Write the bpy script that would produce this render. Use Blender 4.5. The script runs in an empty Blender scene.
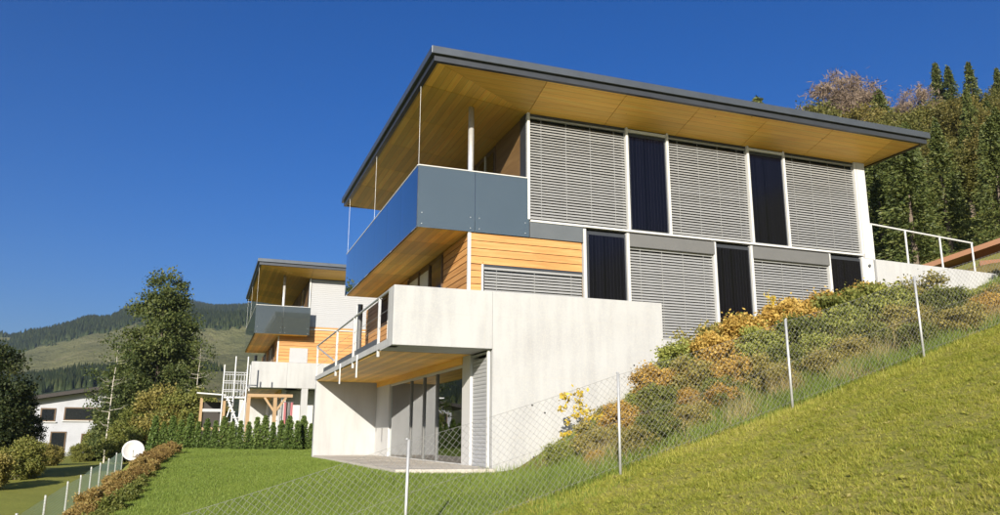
import bpy, math, random
import numpy as np
from mathutils import Matrix, Vector

R = math.radians
rng = np.random.default_rng(7)
random.seed(7)
SC = bpy.context.scene
COL = SC.collection

# ------------------------------------------------------------------ camera
cam_d = bpy.data.cameras.new('camera')
cam_d.sensor_width = 36.0
cam_d.lens = 28.43
cam_d.clip_start = 0.1
cam_d.clip_end = 12000
cam = bpy.data.objects.new('camera', cam_d)
COL.objects.link(cam)
CAM = np.array([-6.748, -16.452, 0.678])
_r = Vector((0.93837, -0.34562, 0.00387)); _u = Vector((-0.08007, -0.20647, 0.97517)); _f = Vector((0.33624, 0.91538, 0.22142))
cam.matrix_world = Matrix(((_r.x, _u.x, -_f.x, CAM[0]), (_r.y, _u.y, -_f.y, CAM[1]), (_r.z, _u.z, -_f.z, CAM[2]), (0, 0, 0, 1)))
SC.camera = cam

# ------------------------------------------------------------------ light
SUN = Vector((-1.33, -2.57, 1.0)).normalized()      # towards the sun
world = bpy.data.worlds.new('World'); SC.world = world; world.use_nodes = True
wn = world.node_tree; wn.nodes.clear()
sky = wn.nodes.new('ShaderNodeTexSky'); sky.sky_type = 'NISHITA'; sky.sun_disc = False
sky.sun_elevation = math.asin(SUN.z)
sky.sun_rotation = math.atan2(SUN.x, SUN.y)
sky.altitude = 400; sky.air_density = 1.0; sky.dust_density = 3.2; sky.ozone_density = 6.0
bg = wn.nodes.new('ShaderNodeBackground'); bg.inputs['Strength'].default_value = 0.064
wo = wn.nodes.new('ShaderNodeOutputWorld')
hs = wn.nodes.new('ShaderNodeHueSaturation'); hs.inputs['Saturation'].default_value = 1.24; hs.inputs['Hue'].default_value = 0.514
wn.links.new(sky.outputs[0], hs.inputs['Color']); wn.links.new(hs.outputs[0], bg.inputs['Color']); wn.links.new(bg.outputs[0], wo.inputs['Surface'])
sd = bpy.data.lights.new('sun', 'SUN'); sd.energy = 5.0; sd.angle = R(0.5); sd.color = (1.0, 0.92, 0.79)
sun = bpy.data.objects.new('sun', sd); COL.objects.link(sun)
sun.rotation_euler = SUN.to_track_quat('Z', 'Y').to_euler(); sun.location = (-20, -30, 40)

SC.view_settings.view_transform = 'Standard'; SC.view_settings.look = 'None'
SC.view_settings.exposure = 0.95; SC.view_settings.gamma = 1.0; SC.view_settings.use_curve_mapping = False
SC.render.engine = 'CYCLES'
SC.cycles.use_denoising = True
SC.cycles.max_bounces = 8; SC.cycles.transparent_max_bounces = 24
SC.cycles.sample_clamp_indirect = 6

# ------------------------------------------------------------------ materials
MATS = {}
class NT:
    """tiny node-tree helper"""
    def __init__(s, name):
        m = bpy.data.materials.new(name); m.use_nodes = True
        s.m = m; s.t = m.node_tree; s.t.nodes.clear()
        s.out = s.n('ShaderNodeOutputMaterial'); MATS[name] = m
    def n(s, kind, **kw):
        x = s.t.nodes.new(kind)
        for k, v in kw.items():
            if k.startswith('i_'): x.inputs[k[2:].replace('_', ' ')].default_value = v
            else: setattr(x, k, v)
        return x
    def l(s, a, b): s.t.links.new(a, b)
    def coords(s, scale=(1, 1, 1), kind='Object'):
        tc = s.n('ShaderNodeTexCoord'); mp = s.n('ShaderNodeMapping'); mp.inputs['Scale'].default_value = scale
        s.l(tc.outputs[kind], mp.inputs['Vector']); return mp.outputs[0]
    def noise(s, vec, scale, detail=4, rough=0.55, dist=0):
        x = s.n('ShaderNodeTexNoise'); x.inputs['Scale'].default_value = scale; x.inputs['Detail'].default_value = detail
        x.inputs['Roughness'].default_value = rough; x.inputs['Distortion'].default_value = dist
        s.l(vec, x.inputs['Vector']); return x.outputs['Fac']
    def ramp(s, fac, stops):
        x = s.n('ShaderNodeValToRGB'); e = x.color_ramp.elements
        while len(e) < len(stops): e.new(0.5)
        for i, (p, c) in enumerate(stops): e[i].position = p; e[i].color = (*c, 1)
        s.l(fac, x.inputs[0]); return x.outputs[0]
    def mix(s, fac, a, b, mode='MIX'):
        x = s.n('ShaderNodeMix', data_type='RGBA', blend_type=mode)
        for v, i in ((fac, 0), (a, 6), (b, 7)):
            if hasattr(v, 'links'): s.l(v, x.inputs[i])
            else: x.inputs[i].default_value = v if i == 0 else (*v, 1)
        return x.outputs[2]
    def math(s, op, a, b=None):
        x = s.n('ShaderNodeMath', operation=op)
        for v, i in ((a, 0), (b, 1)):
            if v is None: continue
            if hasattr(v, 'links'): s.l(v, x.inputs[i])
            else: x.inputs[i].default_value = v
        return x.outputs[0]
    def bump(s, h, strength=0.3, dist=0.01):
        x = s.n('ShaderNodeBump'); x.inputs['Strength'].default_value = strength; x.inputs['Distance'].default_value = dist
        s.l(h, x.inputs['Height']); return x.outputs[0]
    def bsdf(s, color, rough=0.6, metal=0.0, normal=None, spec=0.5):
        x = s.n('ShaderNodeBsdfPrincipled')
        for v, k in ((color, 'Base Color'), (rough, 'Roughness'), (metal, 'Metallic'), (spec, 'Specular IOR Level')):
            if hasattr(v, 'links'): s.l(v, x.inputs[k])
            else: x.inputs[k].default_value = (*v, 1) if k == 'Base Color' else v
        if normal is not None: s.l(normal, x.inputs['Normal'])
        return x
    def done(s, sh): s.l(sh, s.out.inputs['Surface']); return s.m

def m_plain(name, c, rough=0.5, metal=0.0, var=0.12, nscale=3.0, bump=0.0):
    t = NT(name); v = t.coords(); f = t.noise(v, nscale, 5)
    col = t.mix(f, tuple(k * (1 - var) for k in c), tuple(min(1, k * (1 + var)) for k in c))
    rr = t.math('MULTIPLY_ADD', f, 0.2); rr.node.inputs[2].default_value = max(0, rough - 0.1)
    nrm = t.bump(t.noise(v, nscale * 12, 3), bump) if bump else None
    return t.done(t.bsdf(col, rr, metal, nrm).outputs[0])

def m_concrete():
    t = NT('concrete'); v = t.coords()
    a = t.noise(v, 0.55, 6, 0.6, 0.3); b = t.noise(t.coords((1.2, 1.2, 0.16)), 3.0, 6, 0.65); c = t.noise(v, 38, 4)
    col = t.ramp(a, [(0.3, (0.323, 0.327, 0.332)), (0.55, (0.371, 0.379, 0.384)), (0.75, (0.410, 0.417, 0.422))])
    col = t.mix(0.3, col, t.ramp(b, [(0.33, (0.234, 0.229, 0.224)), (0.58, (0.390, 0.390, 0.382))]))
    col = t.mix(t.ramp(c, [(0.42, (0.25,) * 3), (0.5, (0, 0, 0))]), col, (0.46, 0.44, 0.39))
    # formwork panel joints, 2.4 m wide, 1.3 m high
    tc = t.n('ShaderNodeTexCoord'); sp = t.n('ShaderNodeSeparateXYZ'); t.l(tc.outputs['Object'], sp.inputs[0])
    xy = t.math('ADD', sp.outputs[0], sp.outputs[1])
    def joint(val, per):
        q = t.math('FRACT', t.math('DIVIDE', val, per)); q = t.math('ABSOLUTE', t.math('SUBTRACT', q, 0.5))
        return t.math('LESS_THAN', q, 0.004 / per * 1.5)
    j = t.math('MAXIMUM', joint(xy, 2.43), joint(sp.outputs[2], 1.31))
    col = t.mix(t.math('MULTIPLY', j, 0.35), col, (0.38, 0.36, 0.32))
    nrm = t.bump(t.math('SUBTRACT', c, t.math('MULTIPLY', j, 0.6)), 0.12, 0.01)
    return t.done(t.bsdf(col, 0.85, 0, nrm, 0.3).outputs[0])

def m_wood(name, c0, c1, c2, axis='X', rough=0.6, plank=None):
    """sawn softwood: grain runs along axis; optional plank tone change across it"""
    t = NT(name)
    sc = {'X': (0.6, 9, 9), 'Y': (9, 0.6, 9)}[axis]
    oi = t.n('ShaderNodeObjectInfo')
    tc = t.n('ShaderNodeTexCoord')
    off = t.n('ShaderNodeVectorMath', operation='ADD'); t.l(tc.outputs['Object'], off.inputs[0])
    sh = t.n('ShaderNodeCombineXYZ'); rnd = t.math('MULTIPLY', oi.outputs['Random'], 37.0)
    for i in range(3): t.l(rnd, sh.inputs[i])
    t.l(sh.outputs[0], off.inputs[1])
    mp = t.n('ShaderNodeMapping'); mp.inputs['Scale'].default_value = sc; t.l(off.outputs[0], mp.inputs['Vector'])
    g = t.noise(mp.outputs[0], 1.6, 6, 0.65, 0.4)
    big = t.noise(off.outputs[0], 0.7, 3)
    col = t.ramp(g, [(0.28, c0), (0.5, c1), (0.72, c2)])
    tone = t.math('MULTIPLY_ADD', oi.outputs['Random'], 0.34); tone.node.inputs[2].default_value = 0.80
    h = t.n('ShaderNodeHueSaturation'); t.l(col, h.inputs['Color']); t.l(tone, h.inputs['Value'])
    col = h.outputs[0]
    hgt = g
    if plank:
        sp = t.n('ShaderNodeSeparateXYZ'); t.l(tc.outputs['Object'], sp.inputs[0])
        cc = t.math('DIVIDE', sp.outputs[1 if axis == 'X' else 0], plank)
        wnz = t.n('ShaderNodeTexWhiteNoise', noise_dimensions='1D'); t.l(t.math('FLOOR', cc), wnz.inputs['W'])
        h2 = t.n('ShaderNodeHueSaturation'); t.l(col, h2.inputs['Color'])
        pv = t.math('MULTIPLY_ADD', wnz.outputs['Value'], 0.4); pv.node.inputs[2].default_value = 0.8
        t.l(pv, h2.inputs['Value']); col = h2.outputs[0]
        fr = t.math('ABSOLUTE', t.math('SUBTRACT', t.math('FRACT', cc), 0.5))
        edge = t.math('GREATER_THAN', fr, 0.475)
        col = t.mix(t.math('MULTIPLY', edge, 0.7), col, tuple(k * 0.35 for k in c0))
    col = t.mix(t.math('MULTIPLY', big, 0.35), col, c2)
    kn = t.n('ShaderNodeTexVoronoi'); kn.inputs['Scale'].default_value = 2.3; t.l(off.outputs[0], kn.inputs['Vector'])
    col = t.mix(t.math('MULTIPLY', t.math('LESS_THAN', kn.outputs['Distance'], 0.055), 0.6), col, tuple(k * 0.4 for k in c0))
    return t.done(t.bsdf(col, rough, 0, t.bump(hgt, 0.15, 0.005), 0.35).outputs[0])

def m_glass(name, tint, extra=0.0, rough=0.0, film=None, film_amt=0.0):
    t = NT(name)
    tr = t.n('ShaderNodeBsdfTransparent'); tr.inputs[0].default_value = (*tint, 1)
    gl = t.n('ShaderNodeBsdfGlossy'); gl.inputs['Roughness'].default_value = rough; gl.inputs[0].default_value = (0.95, 0.97, 1, 1)
    fr = t.n('ShaderNodeFresnel'); fr.inputs['IOR'].default_value = 1.55
    fac = t.math('MINIMUM', t.math('MULTIPLY_ADD', fr.outputs[0], 1.5), 1.0)
    fac.node.inputs[0].links[0].from_node.inputs[2].default_value = extra
    base = tr.outputs[0]
    if film:
        d = t.n('ShaderNodeBsdfDiffuse'); v = t.coords(); n1 = t.noise(v, 1.5, 4)
        c = t.mix(n1, tuple(k * 0.92 for k in film), tuple(k * 1.08 for k in film)); t.l(c, d.inputs[0])
        mx = t.n('ShaderNodeMixShader'); mx.inputs[0].default_value = film_amt
        t.l(base, mx.inputs[1]); t.l(d.outputs[0], mx.inputs[2]); base = mx.outputs[0]
    mx = t.n('ShaderNodeMixShader'); t.l(fac, mx.inputs[0]); t.l(base, mx.inputs[1]); t.l(gl.outputs[0], mx.inputs[2])
    return t.done(mx.outputs[0])

def m_leaf(name, stops, trans=0.35, rough=0.55):
    """leaf colours: per-leaf attribute plus clump-scale noise"""
    t = NT(name)
    at = t.n('ShaderNodeAttribute', attribute_name='v')
    oi = t.n('ShaderNodeObjectInfo')
    n1 = t.noise(t.coords(), 0.55, 3)
    f = t.math('ADD', t.math('MULTIPLY', at.outputs['Fac'], 0.5), t.math('MULTIPLY', n1, 0.5))
    f = t.math('ADD', f, t.math('MULTIPLY', t.math('SUBTRACT', oi.outputs['Random'], 0.5), 0.25))
    col = t.ramp(f, stops)
    p = t.bsdf(col, rough, 0, None, 0.25)
    tl = t.n('ShaderNodeBsdfTranslucent'); t.l(t.mix(1.0, col, (1.1, 1.1, 0.6), 'MULTIPLY'), tl.inputs[0])
    mx = t.n('ShaderNodeMixShader'); mx.inputs[0].default_value = trans
    t.l(p.outputs[0], mx.inputs[1]); t.l(tl.outputs[0], mx.inputs[2])
    return t.done(mx.outputs[0])

def m_ground(name, stops, bscale=30, bump=0.5, big=0.25):
    t = NT(name); v = t.coords()
    a = t.noise(v, big, 5, 0.6); b = t.noise(v, 6, 5, 0.65)
    f = t.math('ADD', t.math('MULTIPLY', a, 0.55), t.math('MULTIPLY', b, 0.45))
    nrm = t.bump(t.noise(v, bscale, 5, 0.7), bump, 0.05)
    return t.done(t.bsdf(t.ramp(f, stops), 0.9, 0, nrm, 0.1).outputs[0])

m_concrete()
m_plain('white_paint', (0.510, 0.510, 0.495), 0.5, 0, 0.05)
m_plain('white_render', (0.473, 0.473, 0.466), 0.85, 0, 0.06, 1.2, 0.1)
m_plain('chalet_render', (0.36, 0.37, 0.40), 0.9, 0, 0.25, 0.9, 0.2)
m_plain('fascia_metal', (0.098, 0.111, 0.128), 0.42, 0.55, 0.1)
m_plain('fascia_lower', (0.05, 0.055, 0.065), 0.45, 0.4, 0.1)
m_plain('band_metal', (0.129, 0.143, 0.153), 0.42, 0.35, 0.08)
m_plain('cover_metal', (0.141, 0.141, 0.138), 0.5, 0.2, 0.06)
m_plain('blind_metal', (0.333, 0.337, 0.333), 0.38, 0.25, 0.06)
m_plain('blind_white', (0.358, 0.365, 0.378), 0.5, 0.05, 0.04)
m_plain('steel', (0.62, 0.62, 0.60), 0.38, 0.6, 0.12, 9)
m_plain('galvanised', (0.448, 0.456, 0.456), 0.5, 0.45, 0.2, 14)
m_plain('wire', (0.26, 0.26, 0.25), 0.5, 0.4, 0.1)
m_plain('dark_steel', (0.10, 0.105, 0.11), 0.5, 0.3)
m_plain('dark_window', (0.012, 0.014, 0.016), 0.06, 0, 0.05)
m_plain('frame_brown', (0.10, 0.06, 0.03), 0.55, 0, 0.2)
m_plain('room_white', (0.62, 0.60, 0.56), 0.9, 0, 0.03)
m_plain('curtain', (0.55, 0.52, 0.46), 0.9, 0, 0.08)
m_plain('room_floor', (0.22, 0.15, 0.09), 0.4, 0, 0.15)
m_plain('stub_dark', (0.03, 0.03, 0.03), 0.9)
m_plain('paving', (0.425, 0.391, 0.340), 0.85, 0, 0.16, 5, 0.2)
m_plain('dish_white', (0.490, 0.483, 0.478), 0.4, 0, 0.03)
m_plain('fence_green', (0.12, 0.17, 0.14), 0.5, 0.1)
m_plain('bark', (0.13, 0.10, 0.075), 0.9, 0, 0.35, 8, 0.5)
m_plain('bark_pale', (0.48, 0.44, 0.38), 0.8, 0, 0.3, 5, 0.3)
m_plain('roof_dark', (0.035, 0.03, 0.027), 0.8, 0, 0.3)
m_plain('timber_new', (0.306, 0.202, 0.104), 0.7, 0, 0.15, 4)
m_plain('timber_brown', (0.20, 0.09, 0.04), 0.7, 0, 0.25, 4)
m_plain('red_cloth', (0.35, 0.12, 0.13), 0.8)
m_wood('larch', (0.319, 0.138, 0.038), (0.441, 0.217, 0.071), (0.533, 0.303, 0.120), 'X')
m_wood('larch_side', (0.319, 0.138, 0.038), (0.441, 0.217, 0.071), (0.533, 0.303, 0.120), 'Y')
m_wood('soffit_wood', (0.745, 0.352, 0.059), (0.850, 0.472, 0.084), (0.850, 0.572, 0.138), 'X', 0.5, 0.16)
m_wood('soffit_wood_side', (0.745, 0.352, 0.059), (0.850, 0.472, 0.084), (0.850, 0.572, 0.138), 'Y', 0.5, 0.16)
m_wood('wall_wood_dark', (0.10, 0.055, 0.022), (0.14, 0.08, 0.03), (0.18, 0.11, 0.045), 'Y')
m_glass('glass_clear', (0.75, 0.80, 0.78), 0.02)
m_glass('glass_blue', (0.36, 0.55, 0.85), 0.17)
m_glass('glass_film', (0.45, 0.5, 0.5), 0.06, 0.03, (0.066, 0.088, 0.094), 0.84)
m_glass('glass_smoke', (0.28, 0.31, 0.30), 0.0, 0.04, (0.075, 0.09, 0.09), 0.55)
m_glass('mesh_green', (0.62, 0.70, 0.64), 0.0, 0.5)

def m_solar():
    t = NT('solar_absorber'); tc = t.n('ShaderNodeTexCoord'); sp = t.n('ShaderNodeSeparateXYZ'); t.l(tc.outputs['Object'], sp.inputs[0])
    q = t.math('FRACT', t.math('DIVIDE', sp.outputs[0], 0.092))
    e = t.math('GREATER_THAN', t.math('ABSOLUTE', t.math('SUBTRACT', q, 0.5)), 0.43)
    wn_ = t.n('ShaderNodeTexWhiteNoise', noise_dimensions='1D'); t.l(t.math('FLOOR', t.math('DIVIDE', sp.outputs[0], 0.092)), wn_.inputs['W'])
    col = t.mix(wn_.outputs['Value'], (0.0025, 0.0025, 0.0045), (0.004, 0.004, 0.0075))
    col = t.mix(t.math('MULTIPLY', e, 0.8), col, (0.009, 0.009, 0.013))
    b = t.bsdf(col, 0.10, 0.0, None, 0.28); return t.done(b.outputs[0])
m_solar()

m_leaf('leaf_ash', [(0.15, (0.035, 0.055, 0.016)), (0.5, (0.073, 0.096, 0.027)), (0.8, (0.133, 0.148, 0.042))])
m_leaf('leaf_dark', [(0.15, (0.019, 0.031, 0.012)), (0.5, (0.043, 0.060, 0.020)), (0.85, (0.111, 0.111, 0.038))])
m_leaf('leaf_conifer', [(0.15, (0.040, 0.058, 0.017)), (0.5, (0.086, 0.107, 0.028)), (0.85, (0.151, 0.151, 0.041))], 0.15)
m_leaf('leaf_thuja', [(0.15, (0.045, 0.08, 0.018)), (0.5, (0.09, 0.135, 0.03)), (0.85, (0.14, 0.185, 0.045))], 0.2)
m_leaf('leaf_green', [(0.15, (0.075, 0.098, 0.023)), (0.5, (0.149, 0.167, 0.039)), (0.85, (0.253, 0.241, 0.063))])
m_leaf('leaf_yellow', [(0.15, (0.078, 0.087, 0.025)), (0.5, (0.144, 0.139, 0.036)), (0.85, (0.216, 0.196, 0.054))])
m_leaf('leaf_beech', [(0.15, (0.075, 0.075, 0.02)), (0.5, (0.14, 0.125, 0.034)), (0.85, (0.23, 0.18, 0.05))])
m_leaf('leaf_bank', [(0.15, (0.121, 0.149, 0.034)), (0.5, (0.242, 0.267, 0.061)), (0.85, (0.397, 0.386, 0.101))])
m_leaf('leaf_olive', [(0.15, (0.140, 0.133, 0.037)), (0.5, (0.265, 0.228, 0.063)), (0.85, (0.405, 0.329, 0.101))])
m_leaf('leaf_orange', [(0.15, (0.251, 0.152, 0.040)), (0.5, (0.440, 0.281, 0.067)), (0.85, (0.566, 0.421, 0.120))])
m_leaf('leaf_rust', [(0.15, (0.162, 0.105, 0.039)), (0.5, (0.282, 0.188, 0.061)), (0.85, (0.339, 0.277, 0.099))])
m_leaf('leaf_lemon', [(0.15, (0.462, 0.330, 0.033)), (0.5, (0.638, 0.484, 0.055)), (0.85, (0.748, 0.616, 0.110))], 0.45)
m_leaf('twig_brown', [(0.15, (0.13, 0.095, 0.07)), (0.5, (0.19, 0.14, 0.10)), (0.85, (0.24, 0.18, 0.13))], 0.1)
m_leaf('grass_blade', [(0.15, (0.175, 0.216, 0.036)), (0.42, (0.314, 0.332, 0.053)), (0.65, (0.431, 0.402, 0.089)), (0.9, (0.582, 0.500, 0.230))], 0.4, 0.5)
m_leaf('grass_lawn', [(0.12, (0.095, 0.144, 0.023)), (0.5, (0.157, 0.221, 0.037)), (0.85, (0.228, 0.276, 0.058))], 0.35, 0.5)
m_leaf('grass_dry', [(0.15, (0.294, 0.231, 0.095)), (0.5, (0.483, 0.389, 0.179)), (0.85, (0.651, 0.546, 0.294))], 0.4)
m_ground('soil_meadow', [(0.3, (0.160, 0.162, 0.037)), (0.5, (0.239, 0.228, 0.056)), (0.7, (0.332, 0.280, 0.091))], 22, 0.6, 0.5)
m_ground('soil_lawn', [(0.3, (0.099, 0.138, 0.022)), (0.5, (0.144, 0.189, 0.034)), (0.7, (0.199, 0.230, 0.051))], 40, 0.5, 0.35)
m_ground('soil_bank', [(0.3, (0.10, 0.085, 0.03)), (0.5, (0.16, 0.13, 0.045)), (0.7, (0.22, 0.165, 0.06))], 25, 0.8, 0.6)
m_ground('soil_field', [(0.3, (0.14, 0.16, 0.03)), (0.5, (0.20, 0.21, 0.045)), (0.7, (0.27, 0.25, 0.06))], 9, 0.4, 0.08)

def m_mountain():
    t = NT('mountain_side'); v = t.coords()
    a = t.noise(v, 0.0045, 6, 0.6, 0.6); b = t.noise(v, 0.03, 5, 0.65); c = t.noise(v, 0.11, 4, 0.7)
    mead = t.ramp(b, [(0.3, (0.074, 0.079, 0.036)), (0.55, (0.113, 0.113, 0.051)), (0.75, (0.150, 0.138, 0.074))])
    wood = t.ramp(c, [(0.3, (0.016, 0.026, 0.016)), (0.65, (0.035, 0.046, 0.024))])
    at = t.n('ShaderNodeAttribute', attribute_name='forest')
    f = t.math('ADD', at.outputs['Fac'], t.math('MULTIPLY', t.math('SUBTRACT', b, 0.5), 0.9))
    col = t.mix(t.ramp(f, [(0.42, (0, 0, 0)), (0.58, (1, 1, 1))]), mead, wood)
    return t.done(t.bsdf(col, 0.95, 0, t.bump(c, 0.8, 6.0), 0.05).outputs[0])
m_mountain()

# ------------------------------------------------------------------ object helpers
def mesh_from(verts, faces, smooth=False, v=None, name='mesh'):
    me = bpy.data.meshes.new(name)
    verts = np.asarray(verts, np.float32)
    if isinstance(faces, np.ndarray):
        nf, k = faces.shape
        me.vertices.add(len(verts)); me.vertices.foreach_set('co', verts.ravel())
        me.loops.add(nf * k); me.loops.foreach_set('vertex_index', faces.astype(np.int32).ravel())
        me.polygons.add(nf); me.polygons.foreach_set('loop_start', np.arange(0, nf * k, k, dtype=np.int32))
        me.update(calc_edges=True)
    else:
        me.from_pydata(verts.tolist(), [], faces); me.update()
    if smooth: me.polygons.foreach_set('use_smooth', np.ones(len(me.polygons), bool))
    if v is not None:
        a = me.attributes.new('v', 'FLOAT', 'POINT'); a.data.foreach_set('value', np.asarray(v, np.float32))
    return me
def link(name, me, mat=None, parent=None, loc=(0, 0, 0), rot=None):
    o = bpy.data.objects.new(name, me); COL.objects.link(o)
    if mat is not None and me is not None and not me.materials: me.materials.append(MATS[mat])
    o.parent = parent; o.location = loc
    if rot: o.rotation_euler = rot
    return o
def tag(o, label=None, cat=None, group=None, kind=None):
    if label: o['label'] = label
    if cat: o['category'] = cat
    if group: o['group'] = group
    if kind: o['kind'] = kind
    return o
def thing(name, label, cat, loc=(0, 0, 0), rz=0, group=None):
    o = link(name, None, loc=loc, rot=(0, 0, rz)); return tag(o, label, cat, group)
class MB:
    """collects boxes, prisms and tubes into one mesh"""
    def __init__(s): s.v = []; s.f = []
    def add(s, vs, fs):
        b = len(s.v); s.v += [tuple(p) for p in vs]; s.f += [tuple(i + b for i in f) for f in fs]; return s
    def box(s, x0, x1, y0, y1, z0, z1):
        return s.add([(x0, y0, z0), (x1, y0, z0), (x1, y1, z0), (x0, y1, z0), (x0, y0, z1), (x1, y0, z1), (x1, y1, z1), (x0, y1, z1)],
                     [(0, 3, 2, 1), (4, 5, 6, 7), (0, 1, 5, 4), (1, 2, 6, 5), (2, 3, 7, 6), (3, 0, 4, 7)])
    def tube(s, a, b, r, n=8, r2=None):
        a = Vector(a); b = Vector(b); d = (b - a).normalized(); r2 = r if r2 is None else r2
        u = d.orthogonal().normalized(); w = d.cross(u)
        vs = [a + (u * math.cos(2 * math.pi * i / n) + w * math.sin(2 * math.pi * i / n)) * r for i in range(n)]
        vs += [b + (u * math.cos(2 * math.pi * i / n) + w * math.sin(2 * math.pi * i / n)) * r2 for i in range(n)]
        fs = [(i, (i + 1) % n, n + (i + 1) % n, n + i) for i in range(n)] + [tuple(range(n - 1, -1, -1)), tuple(range(n, 2 * n))]
        return s.add(vs, fs)
    def bar(s, a, b, w, h):
        a = Vector(a); b = Vector(b); d = (b - a).normalized(); up = Vector((0, 0, 1))
        if abs(d.z) > 0.95: up = Vector((0, 1, 0))
        sd_ = d.cross(up).normalized() * w / 2; uu = sd_.cross(d).normalized() * h / 2
        vs = [p + e for p in (a, b) for e in (-sd_ - uu, sd_ - uu, sd_ + uu, -sd_ + uu)]
        return s.add(vs, [(0, 1, 2, 3), (7, 6, 5, 4), (0, 4, 5, 1), (1, 5, 6, 2), (2, 6, 7, 3), (3, 7, 4, 0)])
    def mesh(s, name='mesh'): return mesh_from(s.v, s.f, name=name)
    def build(s, name, mat, parent=None, bevel=0.0, loc=(0, 0, 0), smooth=False):
        o = link(name, s.mesh(name), mat, parent, loc)
        if bevel:
            m = o.modifiers.new('bevel', 'BEVEL'); m.width = bevel; m.segments = 2; m.limit_method = 'ANGLE'
        if smooth: o.data.polygons.foreach_set('use_smooth', np.ones(len(o.data.polygons), bool))
        return o
def box(name, mat, parent, x0, x1, y0, y1, z0, z1, bevel=0.0):
    return MB().box(x0, x1, y0, y1, z0, z1).build(name, mat, parent, bevel)

# ------------------------------------------------------------------ ground
def sst(a, b, x):
    t = np.clip((np.asarray(x, float) - a) / (b - a), 0, 1); return t * t * (3 - 2 * t)
def smax(a, b, k): return 0.5 * (a + b + np.sqrt((a - b) ** 2 + k * k))
def smin(a, b, k): return 0.5 * (a + b - np.sqrt((a - b) ** 2 + k * k))
def wob(x, y, s, p=0.0):
    x = x / s; y = y / s
    return (np.sin(x * 1.7 + 1.3 * y + p) + np.sin(-1.1 * x + 2.3 * y + 2.1 * p + 1) * 0.7 + np.sin(3.1 * x - 2.2 * y + 0.7 + p) * 0.45 + np.sin(4.3 * x + 5.1 * y + 3 * p) * 0.25) / 2.4
RIDGE = np.array([(-180, 0.22), (-60, 0.30), (0, 0.36), (40, 0.36), (65, 0.30), (80, 0.19), (87.9, 0.1565), (89.9, 0.1533), (91.5, 0.1555), (94, 0.1521),
                  (95.2, 0.1455), (96.3, 0.1330), (97.7, 0.1285), (99.2, 0.1150), (101.6, 0.1035), (104, 0.098), (112, 0.085), (140, 0.12), (180, 0.22)])
def Hnear(x, y):
    x = np.asarray(x, float); y = np.asarray(y, float)
    steep = 0.20 * (np.sqrt((x - 24) ** 2 + 36) + (x - 24)) / 2
    steep = steep * (1 - 0.5 * sst(90, 200, x)) * sst(10, 30, x)
    mead = 0.55 + 0.315 * x - 0.03 * np.minimum(y + 6.35, 8) + steep
    field = -2.1 - 0.012 * np.maximum(0, -10 - x) + 0.036 * np.clip(y - 6, -12, 24)
    m2 = smax(mead, field, 0.4)
    lawn = -0.19 * np.maximum(0, -3.5 - x) * np.clip((15 - y) / 15, 0, 1.4) + 0.2 * sst(12, 22, y) + 0.28 * sst(20, 25, y) - 0.05 * np.maximum(0, -0.2 - y) - 0.02
    bank = smin(0.62 * (x + 0.4), 0.29 * x + 1.15, 0.3)
    bank = bank - 0.75 * np.exp(-((x - 11.6) / 1.5) ** 2) - 0.2 * sst(8, 10, x)
    hb = np.where(x > -0.9, smax(lawn, bank, 0.12) - 0.03, lawn) + steep
    hb = hb + (field - hb) * (1 - sst(-10.6, -8.5, x))
    hb = hb + sst(10.3, 10.6, x) * (1 - sst(15, 19, x)) * sst(0.05, 0.3, y) * (1 - sst(6, 14, y)) * 0.5
    t = sst(-6.2, -1.2, y)
    h = m2 + (hb - m2) * t
    h = h + 0.05 * wob(x, y, 1.7) * (1 - np.exp(-((x + 3) ** 2 + (y - 5) ** 2) / 60.0)) 
    return h
def H(x, y):
    x = np.asarray(x, float); y = np.asarray(y, float)
    dx = x - CAM[0]; dy = y - CAM[1]; r = np.hypot(dx, dy); az = np.degrees(np.arctan2(dy, dx))
    near = Hnear(x, y)
    rt = np.interp(az, RIDGE[:, 0], RIDGE[:, 1])
    RR = 1900.0
    p = np.clip((r - 170) / (RR - 170), 0, 1); p = 0.55 * p + 0.45 * p * p * (3 - 2 * p)
    zr = RR * (rt - 0.012) + CAM[2]
    mt = -3 + (zr + 3) * p + (20 * wob(x, y, 160) + 7 * wob(x, y, 47, 2)) * sst(300, 900, r) * (1 - 0.75 * sst(1500, 1850, r))
    mt = mt - sst(1900, 3800, r) * 120
    left = sst(62, 80, az) * (1 - sst(150, 178, az))
    w = sst(140, 330, r) * left
    capped = np.where(near > 40, 40 + 60 * np.tanh((near - 40) / 60.0), near)
    return capped * (1 - w) + mt * w
def polar_grid(r_list, az_list):
    rr, aa = np.meshgrid(r_list, np.radians(az_list), indexing='ij')
    X = CAM[0] + rr * np.cos(aa); Y = CAM[1] + rr * np.sin(aa); Z = H(X, Y)
    V = np.stack([X.ravel(), Y.ravel(), Z.ravel()], 1)
    n, m = rr.shape
    i = np.arange(n - 1)[:, None] * m + np.arange(m)[None, :]; j = np.arange(n - 1)[:, None] * m + (np.arange(m)[None, :] + 1) % m
    F = np.stack([i, j, j + m, i + m], -1).reshape(-1, 4)[:, [0, 3, 2, 1]]
    return V, F
azs = np.concatenate([np.arange(-180, 26, 4.0), np.arange(26, 112, 0.4), np.arange(112, 180, 4.0)])
r_near = [0.05, 0.6, 1.2, 2.0, 3.0, 4.0]
while r_near[-1] < 60: r_near.append(r_near[-1] + max(0.14, r_near[-1] * 0.0085))
while r_near[-1] < 170: r_near.append(r_near[-1] * 1.03)
V, F = polar_grid(np.array(r_near), azs)
me = mesh_from(V, F, True, name='ground')
for k in ('soil_meadow', 'soil_lawn', 'soil_bank', 'soil_field'): me.materials.append(MATS[k])
cx = V[F].mean(1)
mi = np.zeros(len(F), np.int32)
x_, y_ = cx[:, 0], cx[:, 1]
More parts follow.
